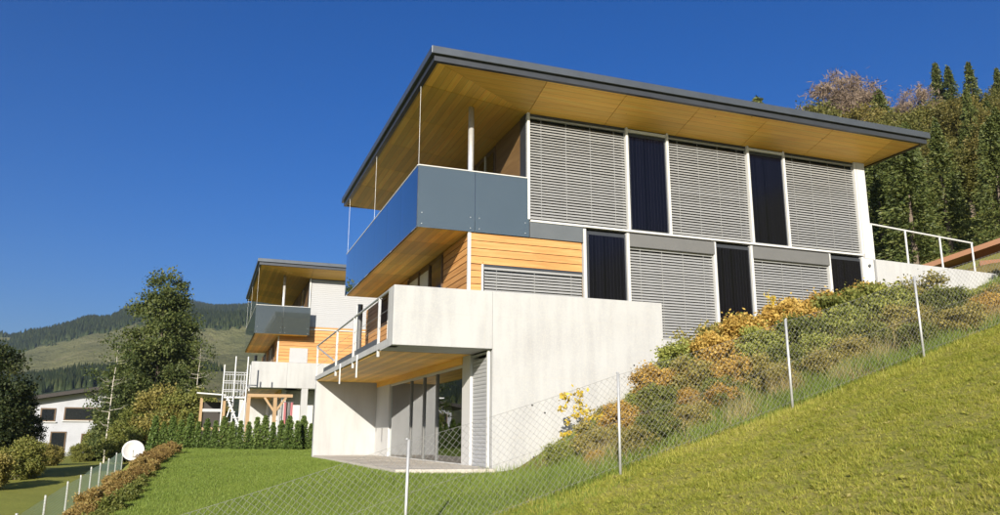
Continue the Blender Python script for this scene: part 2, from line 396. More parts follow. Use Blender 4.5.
mi[(x_ < -9.5) | (y_ > 45) | (x_ > 30)] = 3
lawn_edge = -6.3 + 0.15 * wob(x_, y_, 0.8)
mi[(y_ > lawn_edge) & (x_ > -8.4) & (x_ < 0.2) & (y_ < 30)] = 1
mi[(y_ > -6.2) & (x_ > -2.6 + 0.33 * (y_ + 6.2) + 0.2 * wob(x_, y_, 0.7)) & (y_ < 1) & (x_ < 30)] = 2
mi[(x_ <= -8.3) & (x_ > -9.9) & (y_ > -3) & (y_ < 22)] = 3
me.polygons.foreach_set('material_index', mi)
tag(link('ground', me), kind='structure')
r_far = [r_near[-1] - 0.0]
while r_far[-1] < 4200: r_far.append(r_far[-1] * 1.022)
V, F = polar_grid(np.array(r_far), azs)
# forest share: ridge woods, a middle belt, and noise
dxy = V[:, :2] - CAM[:2]; rv = np.hypot(dxy[:, 0], dxy[:, 1])
def forest_share(x, y):
    r = np.hypot(x - CAM[0], y - CAM[1])
    f = 0.2 + 0.55 * sst(1240, 1400, r + 170 * wob(x, y, 230)) + 0.5 * np.exp(-((r - 830 + 120 * wob(x, y, 190)) / 120.0) ** 2) * (wob(x, y, 260, 1.5) > -0.25)
    return f + 0.5 * sst(0.12, 0.4, wob(x, y, 120, 4)) - 0.12
me = mesh_from(V, F, True, name='mountain')
a = me.attributes.new('forest', 'FLOAT', 'POINT'); a.data.foreach_set('value', np.clip(forest_share(V[:, 0], V[:, 1]), 0, 1).astype(np.float32))
tag(link('mountain', me, 'mountain_side'), kind='structure')

# ------------------------------------------------------------------ the house type
Z0 = 5.62
def slat_mesh(w, pitch, closed, name):
    """one curved aluminium slat, outer edge down"""
    pr = [(-0.023, -0.029), (-0.012, 0.000), (0.013, 0.021)] if not closed else [(-0.012, -pitch * 0.50), (-0.016, 0.0), (-0.002, pitch * 0.46)]
    th = 0.0035
    vs = []
    for x in (0, w):
        for (y, z) in pr: vs.append((x, y, z))
        for (y, z) in reversed(pr): vs.append((x, y + th, z + th * 0.6))
    n = 6
    fs = [(i, (i + 1) % n, n + (i + 1) % n, n + i) for i in range(n)] + [tuple(range(n - 1, -1, -1)), tuple(range(n, 2 * n))]
    return mesh_from(vs, fs, name=name)
def blind(parent, x0, x1, y, z0, z1, pitch=0.069, mat='blind_metal', closed=False, tapes=3, along='X'):
    """venetian blind: head rail, bottom rail, tapes and single slats"""
    w = x1 - x0
    o = MB().box(0, w, -0.02, 0.03, z1 - z0 - 0.05, z1 - z0).mesh('blind')
    ob = link('blind', o, mat, parent, (x0, y, z0))
    if along == 'Y': ob.location = (y, x1, z0); ob.rotation_euler = (0, 0, -math.pi / 2)
    me_ = slat_mesh(w - 0.02, pitch, closed, 'slat'); me_.materials.append(MATS[mat])
    n = int((z1 - z0 - 0.06) / pitch)
    for k in range(n):
        s = bpy.data.objects.new('slat', me_); COL.objects.link(s); s.parent = ob
        s.location = (0.01, random.uniform(-0.0015, 0.0015), 0.03 + k * pitch)
        if not closed: s.rotation_euler = (random.gauss(0.0, 0.035), 0, 0)
    if tapes:
        for k in range(tapes):
            xt = w * (0.12 + 0.76 * k / max(1, tapes - 1))
            MB().box(xt - 0.005, xt + 0.005, -0.030, -0.028, 0.0, z1 - z0).build('tape', 'blind_metal', ob)
    MB().box(0.005, w - 0.005, -0.025, 0.02, -0.012, 0.012).build('bottom_rail', mat, ob)
    return ob
def boards_x(parent, mat, x0, x1, yf, z0, z1, pitch=0.165):
    n = max(1, round((z1 - z0) / pitch)); p = (z1 - z0) / n
    m = MB().add([(0, 0, 0.006), (x1 - x0, 0, 0.006), (x1 - x0, 0.035, 0.006), (0, 0.035, 0.006), (0, 0.010, p - 0.007), (x1 - x0, 0.010, p - 0.007), (x1 - x0, 0.035, p - 0.007), (0, 0.035, p - 0.007)],
                 [(0, 3, 2, 1), (4, 5, 6, 7), (0, 1, 5, 4), (1, 2, 6, 5), (2, 3, 7, 6), (3, 0, 4, 7)]).mesh('board'); m.materials.append(MATS[mat])
    for k in range(n):
        o = bpy.data.objects.new('board', m); COL.objects.link(o); o.parent = parent
        o.location = (x0, yf - random.uniform(0, 0.004), z0 + k * p)
def boards_y(parent, mat, xf, y0, y1, z0, z1, pitch=0.165):
    n = max(1, round((z1 - z0) / pitch)); p = (z1 - z0) / n; L = y1 - y0
    m = MB().add([(0, 0, 0.006), (0, L, 0.006), (0.035, L, 0.006), (0.035, 0, 0.006), (0.010, 0, p - 0.007), (0.010, L, p - 0.007), (0.035, L, p - 0.007), (0.035, 0, p - 0.007)],
                 [(0, 3, 2, 1), (4, 5, 6, 7), (0, 1, 5, 4), (1, 2, 6, 5), (2, 3, 7, 6), (3, 0, 4, 7)]).mesh('board'); m.materials.append(MATS[mat])
    for k in range(n):
        o = bpy.data.objects.new('board', m); COL.objects.link(o); o.parent = parent
        o.location = (xf - random.uniform(0, 0.004), y0, z0 + k * p)

def make_house(name, label, loc, full):
    h = thing(name, label, 'house', loc)
    PX = -3.15 if full else -2.66          # outer edge of the terrace
    BF = -0.02 if full else -0.70          # front plane of the balcony
    # ---------------- ground floor
    if full: gw = MB().box(-0.91, 3.42, -0.12, 0.10, -1.2, 3.845)
    else: gw = MB().box(-0.91, 3.42, -0.12, 0.10, 2.56, 3.845).box(-0.15, 0.17, -0.11, 0.2, -1.2, 2.559).box(1.4, 3.42, -0.11, 0.1, -1.2, 2.559)
    gw.box(3.421, 10.22, -0.12, 0.08, -1.2, 2.96)
    wall = gw.build('concrete_wall', 'concrete', h, 0.012)
    if full:
        for (x, z) in ((0.02, 1.36), (0.32, 1.20), (2.60, 2.32), (2.55, 1.0), (0.05, 0.25)):
            MB().tube((x, -0.124, z), (x, -0.10, z), 0.022, 10).build('tie_hole', 'stub_dark', wall)
    box('terrace_parapet', 'concrete', h, PX, -0.913, -0.12, 0.10, 2.56, 3.845, 0.012)
    box('parapet_return', 'concrete', h, PX, PX + 0.20, 0.10, 0.42, 2.56, 3.845, 0.012)
    slab = box('terrace_slab', 'concrete', h, PX + 0.002, -0.2, 0.102, 12.3, 2.60, 2.74)
    box('slab_downstand', 'concrete', h, PX + 0.004, -0.95, 0.102, 1.2, 2.56, 2.598)
    for k in range(8):
        y0 = 1.22 + k * 1.36
        box('ceiling_panel', 'soffit_wood_side', slab, PX + 0.05, -0.99, y0, y0 + 1.35, 2.555, 2.597)
    box('edge_beam', 'soffit_wood_side', h, -1.02, -0.90, 1.8, 11.9, 2.38, 2.553)
    box('end_wall', 'concrete', h, PX + 0.02, -0.90, 12.0, 12.28, -1.2, 2.60, 0.01)
    box('corner_pillar', 'white_render', h, -0.99, -0.78, 9.9, 11.995, -0.3, 2.55)
    box('side_pillar', 'white_render', h, -0.99, -0.78, 1.21, 1.82, -0.3, 2.55)
    if full: blind(h, 0.08, 1.20, -0.92, 0.05, 2.53, 0.085, 'blind_white', True, 0, 'Y')
    if full: box('shutter_frame', 'white_paint', h, -0.985, -0.93, 0.0, 0.075, -0.2, 2.55)
    # glazing with frames; each pane its own piece
    gl = box('glazing', 'white_paint', h, -0.96, -0.90, 1.83, 9.89, -0.02, 0.06)
    box('head_frame', 'white_paint', gl, -0.96, -0.90, 1.83, 9.89, 2.31, 2.375)
    ys = [1.83, 4.17, 5.5, 7.0, 9.89]
    for i in range(4):
        box('pane', 'glass_clear', gl, -0.936, -0.926, ys[i] + 0.05, ys[i + 1] - 0.05, 0.062, 2.308)
    for y in ys[1:-1]: box('mullion', 'cover_metal' if full else 'white_paint', gl, -0.975, -0.89, y - 0.045, y + 0.045, 0.062, 2.308)
    # the room behind
    box('room_floor', 'room_floor', h, -0.88, 5.0, 0.10 if full else 1.9, 11.9, -0.3, 0.02)
    if not full: box('inner_wall', 'white_render', h, -0.88, 5.0, 1.85, 1.895, -0.3, 2.55)
    box('room_back', 'room_white', h, 4.8, 5.0, 0.12, 11.9, 0.022, 2.595)
    box('room_end', 'room_white', h, -0.77, 4.79, 11.7, 11.9, 0.022, 2.595)
    box('room_ceiling', 'room_white', h, -0.88, 5.0, 0.12, 11.9, 2.60, 2.85)
    for y0 in (4.4, 5.9):
        cv = []
        n = 26
        for i in range(n + 1):
            yy = y0 + 0.7 * i / n; xx = -0.62 + 0.04 * math.sin(i * 1.9)
            cv += [(xx, yy, 0.06), (xx, yy, 2.3)]
        link('curtain', mesh_from(cv, [(2 * i, 2 * i + 2, 2 * i + 3, 2 * i + 1) for i in range(n)], True), 'curtain', h)
    # ---------------- middle floor
    box('middle_core', 'dark_window', h, 1.40, 10.2, 0.11, 10.4, 2.86, 5.5)
    box('middle_core_side', 'wall_wood_dark', h, -1.40, 1.39, 0.06, 12.2, 2.86, 5.18)
    wz0, wz1 = 3.86, 5.185
    wf = box('wood_front', 'wall_wood_dark', h, -1.40, 1.36, 0.035, 0.058, wz0, wz1)
    box('corner_strip', 'white_paint', h, -1.475, -1.405, -0.01, 0.055, wz0 - 0.02, wz1)
    if full:
        boards_x(wf, 'larch', -1.40, 1.36, -0.002, 4.47, wz1)
        boards_x(wf, 'larch', -1.40, -1.155, -0.002, wz0, 4.465, 0.155)
        f = box('low_window', 'dark_window', h, -1.10, 1.36, 0.030, 0.034, wz0, 4.44)
        box('frame', 'white_paint', f, -1.15, -1.105, -0.02, 0.034, wz0, 4.465)
        box('frame', 'fascia_lower', f, -1.10, 1.36, -0.015, 0.028, 4.41, 4.465)
        blind(h, -1.09, 1.35, -0.0, wz0 - 0.01, 4.405, 0.069, 'blind_metal', False, 3)
    else:
        boards_x(wf, 'larch', -1.40, 3.6, -0.002, wz0 - 0.02, wz1 + 0.55)
        box('vent_panel', 'blind_white', h, -0.85, 0.05, -0.03, 0.0, wz0, 4.6)
    ws = box('wood_side', 'wall_wood_dark', h, -1.435, -1.401, 0.058, 12.19, 2.76, wz1)
    boards_y(ws, 'larch_side', -1.452, 0.06, 2.06, 2.76, wz1)
    box('side_window', 'dark_window', h, -1.45, -1.437, 2.10, 3.28, 2.76, 5.05)
    box('side_curtain', 'curtain', h, -1.446, -1.4365, 3.36, 5.6, 2.78, 5.0)
    for y in (2.07, 3.30, 4.4, 5.62, 8.24, 9.72): box('window_post', 'frame_brown' if y < 6 else 'white_paint', h, -1.49, -1.437, y, y + 0.055, 2.76, 5.1)
    blind(h, 8.30, 9.70, -1.47, 4.25, 5.1, 0.075, 'frame_brown', False, 0, 'Y')
    boards_y(ws, 'larch_side', -1.452, 5.7, 8.22, 2.76, wz1)
    boards_y(ws, 'larch_side', -1.452, 8.30, 9.70, 2.76, 4.22)
    boards_y(ws, 'larch_side', -1.452, 9.8, 12.15, 2.76, wz1)
    MB().tube((-1.9, 10.9, 2.74), (-1.9, 10.9, 5.18), 0.09, 14).build('downpipe', 'dark_steel', h, smooth=False)
    MB().tube((-1.9, 11.3, 2.74), (-1.9, 11.3, 5.18), 0.06, 12).build('support_post', 'white_paint', h)
    # ---------------- facade of windows and solar panels
    def frame(x, z0, z1, w=0.085, proud=-0.045): box('frame', 'white_paint', h, x - w / 2, x + w / 2, proud, 0.09, z0, z1, 0.004)
    def solar(x0, x1, z0, z1):
        p = box('solar_panel', 'fascia_lower', h, x0, x1, 0.02, 0.09, z0, z1)
        MB().box(0, x1 - x0 - 0.10, 0.0, 0.018, 0, z1 - z0 - 0.14).build('absorber', 'solar_absorber', p, 0, (x0 + 0.05, 0.0, z0 + 0.05))
    zt = 8.215
    if full:
        UP = [(0.03, 2.62), (3.86, 6.27), (7.51, 9.90)]; SP = [(2.70, 3.80), (6.35, 7.45)]
        LW = [(2.66, 5.05), (6.27, 8.70)]; LP = [(1.50, 2.56), (5.13, 6.18), (8.78, 9.86)]
    else:
        UP = [(0.03, 3.6)]; SP = []; LW = []; LP = []
    box('upper_core', 'dark_window' if full else 'blind_white', h, 0.02, 10.2, 0.11, 10.0, 5.52, 8.25)
    for (a, b) in UP:
        blind(h, a, b, 0.045, Z0 + 0.06, zt, 0.069 if full else 0.10, 'blind_metal' if full else 'blind_white', not full, 4 if full else 0)
        box('window_head', 'fascia_lower', h, a, b, 0.005, 0.10, zt + 0.002, 8.30)
    for (a, b) in SP:
        solar(a, b, Z0 - 0.0, 8.16); box('frame', 'white_paint', h, a - 0.005, b + 0.005, -0.03, 0.09, 8.162, 8.24)
    for x in ((0.0, 2.66, 3.83, 6.31, 7.48, 9.93) if full else (0.0,)): frame(x, Z0, 8.29, 0.062)
    box('sill_rail', 'white_paint', h, 0.04 if full else -0.02, 9.93 if full else 3.6, -0.055, 0.09, Z0 - 0.055, Z0 - 0.002, 0.004)
    if full:
        box('end_wall_strip', 'white_render', h, 9.97, 10.26, -0.05, 0.14, 5.5, 8.28)
        box('end_wall_low', 'white_render', h, 9.92, 10.26, -0.04, 0.12, 2.5, 5.498)
        MB().tube((10.08, -0.05, 5.30), (10.08, -0.09, 5.30), 0.035, 12).build('wall_lamp', 'dark_steel', h)
        for (a, b) in LW:
            blind(h, a, b, 0.045, 2.99, 5.20, 0.069, 'blind_metal', False, 4)
            box('blind_cover', 'cover_metal', h, a - 0.03, b + 0.02, -0.06, 0.08, 5.20, 5.52, 0.005)
        for (a, b) in LP: solar(a, b, 2.97, 5.50)
        for x in (1.43, 2.60, 5.09, 6.22, 8.74, 9.89): frame(x, 2.97, 5.53, 0.07)
        box('grey_band', 'band_metal', h, 0.02, 1.385, -0.035, 0.055, 5.19, 5.56)
    # upper side wall
    us = box('upper_side_wall', 'wall_wood_dark', h, -0.01, 0.018, 0.10, 9.98, 5.46, 8.27)
    for (a, b) in ((0.42, 2.15), (4.0, 5.9), (6.0, 7.9)):
        box('wood_panel', 'wall_wood_dark', us, -0.035, -0.012, a, b, 5.48, 8.26)
    w_ = box('side_door', 'frame_brown', h, -0.045, -0.012, 2.20, 3.80, 5.48, 8.2)
    box('pane', 'glass_clear', w_, -0.055, -0.047, 2.32, 2.95, 5.6, 8.08); box('pane', 'glass_clear', w_, -0.055, -0.047, 3.05, 3.70, 5.6, 8.08)
    box('frame', 'white_paint', w_, -0.06, -0.046, 2.96, 3.04, 5.5, 8.18)
    box('corner_board', 'fascia_lower', h, -0.05, 0.0, 0.04, 0.40, 5.48, 8.27)
    # ---------------- balcony
    BL = -2.67
    bs = box('balcony_slab', 'fascia_lower', h, BL + 0.03, -0.055, BF + 0.03, 9.5, 5.235, 5.46)
    ny = 7
    for k in range(ny):
        y0 = BF + 0.05 + k * (9.43 - BF) / ny
        box('soffit_panel', 'soffit_wood_side', bs, BL + 0.05, -0.06, y0, y0 + (9.43 - BF) / ny - 0.012, 5.20, 5.233)
    g = 'glass_film' if full else 'glass_smoke'
    gb = box('balcony_rail', 'white_paint', h, BL - 0.005, 0.0, BF - 0.03, BF + 0.01, 6.612, 6.635)
    for (a, b) in ((BL, -1.335), (-1.325, 0.0)):
        box('front_pane', g, gb, a, b, BF - 0.018, BF - 0.004, 5.19, 6.61)
        for xx in (a + 0.10, b - 0.10):
            for zz in (5.27, 5.52): MB().tube((xx, BF - 0.03, zz), (xx, BF - 0.0, zz), 0.010, 8).build('fixing', 'steel', gb)
    box('side_rail', 'white_paint', gb, BL - 0.02, BL + 0.012, BF + 0.011, 9.52, 6.612, 6.635)
    n = 6
    for k in range(n):
        y0 = BF + (9.5 - BF) * k / n; y1 = BF + (9.5 - BF) * (k + 1) / n
        box('side_pane', 'glass_blue' if full else 'glass_smoke', gb, BL - 0.012, BL + 0.0, y0 + 0.004, y1 - 0.004, 5.19, 6.61)
    MB().tube((-1.27, 0.5, 5.46), (-1.27, 0.5, 8.44), 0.07, 18).build('column', 'steel', h, smooth=True)
    if full:
        MB().tube((-1.6, 8.4, 5.46), (-1.6, 8.4, 6.05), 0.06, 12).build('balcony_lamp', 'steel', h)
    # ---------------- roof
    X0, X1, Y0_, Y1 = -2.78, 11.36, -1.38, 10.6
    rf = box('roof', 'fascia_metal', h, X0, X1, Y0_, Y1, 8.70, 8.87, 0.008)
    lo = MB()
    e = 0.075; t_ = 0.10
    lo.box(X0 + e, X1 - e, Y0_ + e, Y0_ + e + t_, 8.56, 8.698); lo.box(X0 + e, X1 - e, Y1 - e - t_, Y1 - e, 8.56, 8.698)
    lo.box(X0 + e, X0 + e + t_, Y0_ + e + t_ + 0.001, Y1 - e - t_ - 0.001, 8.56, 8.698); lo.box(X1 - e - t_, X1 - e, Y0_ + e + t_ + 0.001, Y1 - e - t_ - 0.001, 8.56, 8.698)
    lo.build('fascia', 'fascia_lower', rf)
    ix0, ix1, iy0, iy1 = X0 + e + t_, X1 - e - t_, Y0_ + e + t_, Y1 - e - t_
    zo, zi = 8.59, 8.27; wx0, wx1, wy0, wy1 = -0.0, 10.24, 0.0, 9.9
    def panel(pts, mat):
        top = [(p[0], p[1], p[2] + 0.03) for p in pts]; n_ = len(pts)
        vs = list(pts) + top
        fs = [tuple(range(n_)), tuple(range(2 * n_ - 1, n_ - 1, -1))] + [(i, n_ + i, n_ + (i + 1) % n_, (i + 1) % n_) for i in range(n_)]
        MB().add(vs, fs).build('soffit_panel', mat, rf)
    gp = 0.007
    nfr = 5; wd = (wx1 - wx0) / nfr
    for k in range(nfr):
        a, b = wx0 + k * wd + gp, wx0 + (k + 1) * wd - gp
        panel([(a, iy0, zo), (b, iy0, zo), (b, wy0, zi), (a, wy0, zi)], 'soffit_wood')
        panel([(b, iy1, zo), (a, iy1, zo), (a, wy1, zi), (b, wy1, zi)], 'soffit_wood')
    nsd = 5; wd = (wy1 - wy0) / nsd
    for k in range(nsd):
        a, b = wy0 + k * wd + gp, wy0 + (k + 1) * wd - gp
        panel([(ix0, b, zo), (ix0, a, zo), (wx0, a, zi), (wx0, b, zi)], 'soffit_wood_side')
        panel([(ix1, a, zo), (ix1, b, zo), (wx1, b, zi), (wx1, a, zi)], 'soffit_wood_side')
    # mitred corners: two triangles each
    for (cx_, wx_, sx_) in ((ix0, wx0, 1), (ix1, wx1, -1)):
        for (cy_, wy_) in ((iy0, wy0), (iy1, wy1)):
            panel([(cx_ + sx_ * 0.01, cy_, zo), (wx_ - sx_ * gp, cy_, zo), (wx_ - sx_ * gp, wy_ - 0.004 * np.sign(wy_ - cy_), zi)], 'soffit_wood')
            panel([(cx_, wy_ - gp * np.sign(wy_ - cy_), zo), (cx_, cy_ + 0.01 * np.sign(wy_ - cy_), zo), (wx_ - sx_ * 0.004, wy_ - gp * np.sign(wy_ - cy_), zi)], 'soffit_wood_side')
    for y in (BF + 0.02, 5.0, 9.45): MB().tube((BL + 0.01, y, 6.63), (BL + 0.01, y, 8.6), 0.0035, 6).build('stay_cable', 'galvanised', h)
    # ---------------- terrace railing
    rl = MB().tube((PX + 0.03, 0.40, 3.82), (PX + 0.03, 12.4, 3.82), 0.028, 10).build('terrace_railing', 'galvanised', h)
    for y in (1.5, 4.8, 7.75, 12.2):
        MB().box(PX - 0.0, PX + 0.06, y - 0.02, y + 0.02, 2.45, 3.80).build('post', 'galvanised', rl)
    for y in (3.95, 6.65): MB().box(PX - 0.03, PX + 0.0, y - 0.035, y + 0.035, 2.14, 2.72).build('bracket', 'white_paint', rl)
    MB().tube((PX + 0.03, 12.4, 3.80), (PX + 0.03, 8.2, 2.95), 0.026, 8).build('stair_rail', 'galvanised', rl)
    box('edge_plate', 'dark_steel', rl, PX + 0.05, PX + 0.09, 1.6, 10.6, 2.745, 2.90)
    for zz in (3.1, 3.4): MB().tube((PX + 0.03, 0.42, zz), (PX + 0.03, 12.2, zz), 0.005, 5).build('wire', 'galvanised', rl)
    return h

house = make_house('house', 'large modern house with blue glass balcony, solar panels and grey blinds', (0, 0, 0), True)
house2 = make_house('house', 'smaller-looking modern house behind, with white blind and dark glass balcony', (-2.03, 25.2, 0.48), False)

# patio slabs in front of the glazing
patio = link('patio', MB().box(-3.12, -0.99, -0.62, 11.99, -0.40, 0.014).mesh('patio'), 'paving'); tag(patio, kind='structure')
pm = MB().box(0, 0.52, 0, 0.515, 0, 0.04).mesh('paving_slab'); pm.materials.append(MATS['paving'])
for i in range(4):
    for j in range(24):
        o = bpy.data.objects.new('paving_slab', pm); COL.objects.link(o); o.parent = patio
        o.location = (-3.11 + i * 0.53, -0.61 + j * 0.524, 0.0 + random.uniform(-0.003, 0.003))

# ------------------------------------------------------------------ retaining wall with railing on the right
rw = thing('retaining_wall', 'pale concrete retaining wall running right from the large house', 'wall', (10.3, 0, 0))
MB().add([(0, -0.1, 2), (4.6, -0.1, 2), (4.6, 0.15, 2), (0, 0.15, 2), (0, -0.1, 5.49), (4.6, -0.1, 5.42), (4.6, 0.15, 5.42), (0, 0.15, 5.49)],
         [(0, 3, 2, 1), (4, 5, 6, 7), (0, 1, 5, 4), (1, 2, 6, 5), (2, 3, 7, 6), (3, 0, 4, 7)]).build('concrete_wall', 'concrete', rw, 0.01)
gr = thing('guard_rail', 'white metal guard rail on top of the pale retaining wall', 'railing', (10.3, 0, 5.4))
pz = lambda x: 6.53 - 5.4 - 0.055 * x
for i, x in enumerate((0.06, 1.30, 2.60, 3.85)):
    MB().tube((x, 0.02, 0.05), (x, 0.02, pz(x)), 0.028, 8).build('post', 'white_paint', gr)
MB().tube((0.03, 0.02, pz(0)), (3.88, 0.02, pz(3.88)), 0.028, 8).build('top_rail', 'white_paint', gr)

# ------------------------------------------------------------------ chain link fence across the foreground
FY = -6.35
def fz(x): return float(Hnear(x, FY))
px_ = [-10.3, -7.30, -4.29, -1.24, 1.80, 4.62, 7.6, 10.6]
fence = thing('chain_link_fence', 'chain link wire fence on galvanised posts climbing the grassy slope', 'fence', (-4.29, FY, fz(-4.29)))
def rel(p): return (p[0] + 4.29, p[1] - FY, p[2] - fz(-4.29))
tops = []
for x in px_:
    b = fz(x); tp = b + 1.40; tops.append((x, tp - 0.03))
    post = MB().tube(rel((x, FY, b - 0.2)), rel((x + 0.03 * random.uniform(-1, 1), FY, tp)), 0.020, 12).build('post', 'galvanised', fence, smooth=True)
    MB().tube(rel((x, FY, tp)), rel((x, FY, tp + 0.02)), 0.022, 12, 0.010).build('cap', 'galvanised', post)
tops = np.array(tops)
def top_z(x):
    z = np.interp(x, tops[:, 0], tops[:, 1])
    seg = np.searchsorted(tops[:, 0], x); seg = np.clip(seg, 1, len(tops) - 1)
    u = (x - tops[seg - 1, 0]) / (tops[seg, 0] - tops[seg - 1, 0]); return z - 0.10 * u * (1 - u)
def wire_mesh(segs, r):
    a = np.array([s[0] for s in segs]); b = np.array([s[1] for s in segs]); d = b - a; d /= np.linalg.norm(d, axis=1)[:, None]
    u = np.cross(d, (0, 1, 0)); u /= np.linalg.norm(u, axis=1)[:, None]; w = np.cross(d, u)
    V_ = np.concatenate([p + r * (u * math.cos(t) + w * math.sin(t)) for p in (a, b) for t in (0.5, 2.6, 4.7)])
    n = len(a); i = np.arange(n)
    F_ = np.concatenate([np.stack([i + k * n, i + ((k + 1) % 3) * n, i + (3 + (k + 1) % 3) * n, i + (3 + k) * n], 1) for k in range(3)])
    return V_, F_
segs = []
x0f, x1f = px_[0], px_[-1]; dg = 0.095; hh = 1.28
for s_ in (-1, 1):
    for k in range(int((x1f - x0f + hh) / dg) + 14):
        xs = x0f - (hh if s_ > 0 else 0) + k * dg
        pts = []
        for q in range(0, 13):
            u = q / 12.0; x = xs + s_ * u * hh
            if x < x0f or x > x1f: pts.append(None); continue
            tz = float(top_z(x)); pts.append((x, FY + 0.03 + 0.002 * s_, tz - hh + u * hh))
        for p, q in zip(pts[:-1], pts[1:]):
            if p and q: segs.append((rel(p), rel(q)))
V_, F_ = wire_mesh(segs, 0.0019)
tag(link('wire_mesh', mesh_from(V_, F_), 'wire', fence), kind='stuff')
for off, nm in ((0.0, 'tension_wire'), (-0.64, 'tension_wire'), (-1.25, 'tension_wire')):
    xs = np.linspace(x0f, x1f, 80); P_ = [rel((x, FY + 0.03, float(top_z(x)) + off)) for x in xs]
    V_, F_ = wire_mesh(list(zip(P_[:-1], P_[1:])), 0.0022); link(nm, mesh_from(V_, F_), 'wire', fence)

# ------------------------------------------------------------------ green mesh fence on the left, below the lawn
gf = thing('garden_fence', 'green wire mesh fence on pale posts running past the satellite dish', 'fence', (-10.2, 6.2, float(H(-10.2, 6.2))))
gy = [3.0, 6.2, 9.6, 12.2, 14.6, 17.2, 20.0, 23.0, 26.0]
gz = [float(H(-10.2, y)) for y in gy]
def rg(x, y, z): return (x + 10.2, y - 6.2, z - gz[1])
for y, z in zip(gy, gz):
    MB().tube(rg(-10.2, y, z - 0.2), rg(-10.2, y, z + 1.22), 0.028, 8).build('post', 'galvanised', gf)
for i in range(len(gy) - 1):
    (ya, yb), (za, zb) = gy[i:i + 2], gz[i:i + 2]
    segs = []
    for k in range(16): u = 0.05 + 1.1 * k / 15; segs.append((rg(-10.2, ya, za + u), rg(-10.2, yb, zb + u)))
    nv = int((yb - ya) / 0.09)
    for k in range(nv + 1):
        u = k / nv; y = ya + (yb - ya) * u; z = za + (zb - za) * u; segs.append((rg(-10.2, y, z + 0.05), rg(-10.2, y + 0.001, z + 1.15)))
    a_ = np.array([s[0] for s in segs]); 
    m = MB()
    for a, b in segs: m.tube(a, b, 0.003, 3)
    tag(m.build('mesh_panel', 'fence_green', gf), kind='stuff')

# ------------------------------------------------------------------ satellite dish
dz = float(H(-9.45, 21.5))
ds = thing('satellite_dish', 'round white satellite dish on a short pole beside the garden fence', 'satellite dish', (-9.45, 21.5, dz)); DR = 0.44
dc = Vector((0, 0, 0.02 - dz)); dd = Vector((0.1, -0.93, 0.30)).normalized()
u_ = dd.orthogonal().normalized(); w_ = dd.cross(u_)
vs, fs = [], []
N, K = 40, 7
for side in (0, 1):
    for k in range(K):
        r_ = DR * k / (K - 1)
        for i in range(N):
            a_ = 2 * math.pi * i / N
            vs.append(dc + (u_ * math.cos(a_) + w_ * math.sin(a_)) * r_ + dd * (0.75 * r_ * r_ - 0.02 * side))
for side in (0, 1):
    o_ = side * N * K
    for k in range(K - 1):
        for i in range(N):
            q = (o_ + k * N + i, o_ + k * N + (i + 1) % N, o_ + (k + 1) * N + (i + 1) % N, o_ + (k + 1) * N + i)
            fs.append(q if side == 0 else q[::-1])
for i in range(N): fs.append(((K - 1) * N + i, (K - 1) * N + (i + 1) % N, N * K + (K - 1) * N + (i + 1) % N, N * K + (K - 1) * N + i))
link('reflector', mesh_from(vs, fs, True), 'dish_white', ds)
MB().tube((0, 0.12, -0.1), (0, 0.12, dc.z - 0.0), 0.045, 10).build('pole', 'galvanised', ds)
lnb = dc + dd * 0.5 - Vector((0, 0, 0.1))
MB().tube(dc - Vector((0, 0, 0.4)), lnb, 0.014, 6).build('feed_arm', 'galvanised', ds)
MB().tube(lnb, lnb + dd * 0.12, 0.04, 10).build('receiver', 'dish_white', ds)

# ------------------------------------------------------------------ foliage
def leaf_quads(P, size, rs, up=0.0, aspect=1.6, out=None, outw=0.0):
    """one folded diamond leaf per point"""
    n = len(P)
    d = rs.normal(size=(n, 3)); d[:, 2] += up
    if out is not None: d += out * outw
    d /= np.linalg.norm(d, axis=1)[:, None] + 1e-9
    q = rs.normal(size=(n, 3)); u = np.cross(d, q); u /= np.linalg.norm(u, axis=1)[:, None] + 1e-9
    s = (size * rs.uniform(0.6, 1.4, n))[:, None]
    a = P - d * s * 0.5 * aspect; b = P + u * s * 0.5; c = P + d * s * 0.5 * aspect; e = P - u * s * 0.5
    V_ = np.stack([a, b, c, e], 1).reshape(-1, 3)
    F_ = np.arange(4 * n).reshape(n, 4)
    return V_, F_, np.repeat(rs.uniform(0, 1, n), 4)
def clump_points(rs, n_cl, per, axes, cl_r, shape='ellipsoid', low=-0.8):
    """points gathered in clumps through a crown; axes = half sizes"""
    C = []
    while len(C) < n_cl:
        p = rs.uniform(-1, 1, 3)
        if shape == 'cone':
            t = (p[2] + 1) / 2; rr = 0.14 + 0.86 * (1 - t) ** 0.62
            if np.hypot(p[0], p[1]) > rr or np.hypot(p[0], p[1]) < rr * rs.uniform(0, 0.75): continue
        else:
            L = np.linalg.norm(p)
            if L > 1 or L < rs.uniform(0.0, 0.85) or p[2] < low: continue
        C.append(p * axes)
    C = np.array(C)
    k = rs.integers(0, n_cl, n_cl * per)
    crs = cl_r * rs.uniform(0.6, 1.3, n_cl)
    return C[k] + rs.normal(size=(len(k), 3)) * crs[k][:, None] * np.array([1, 1, 0.75]) * 0.55, C
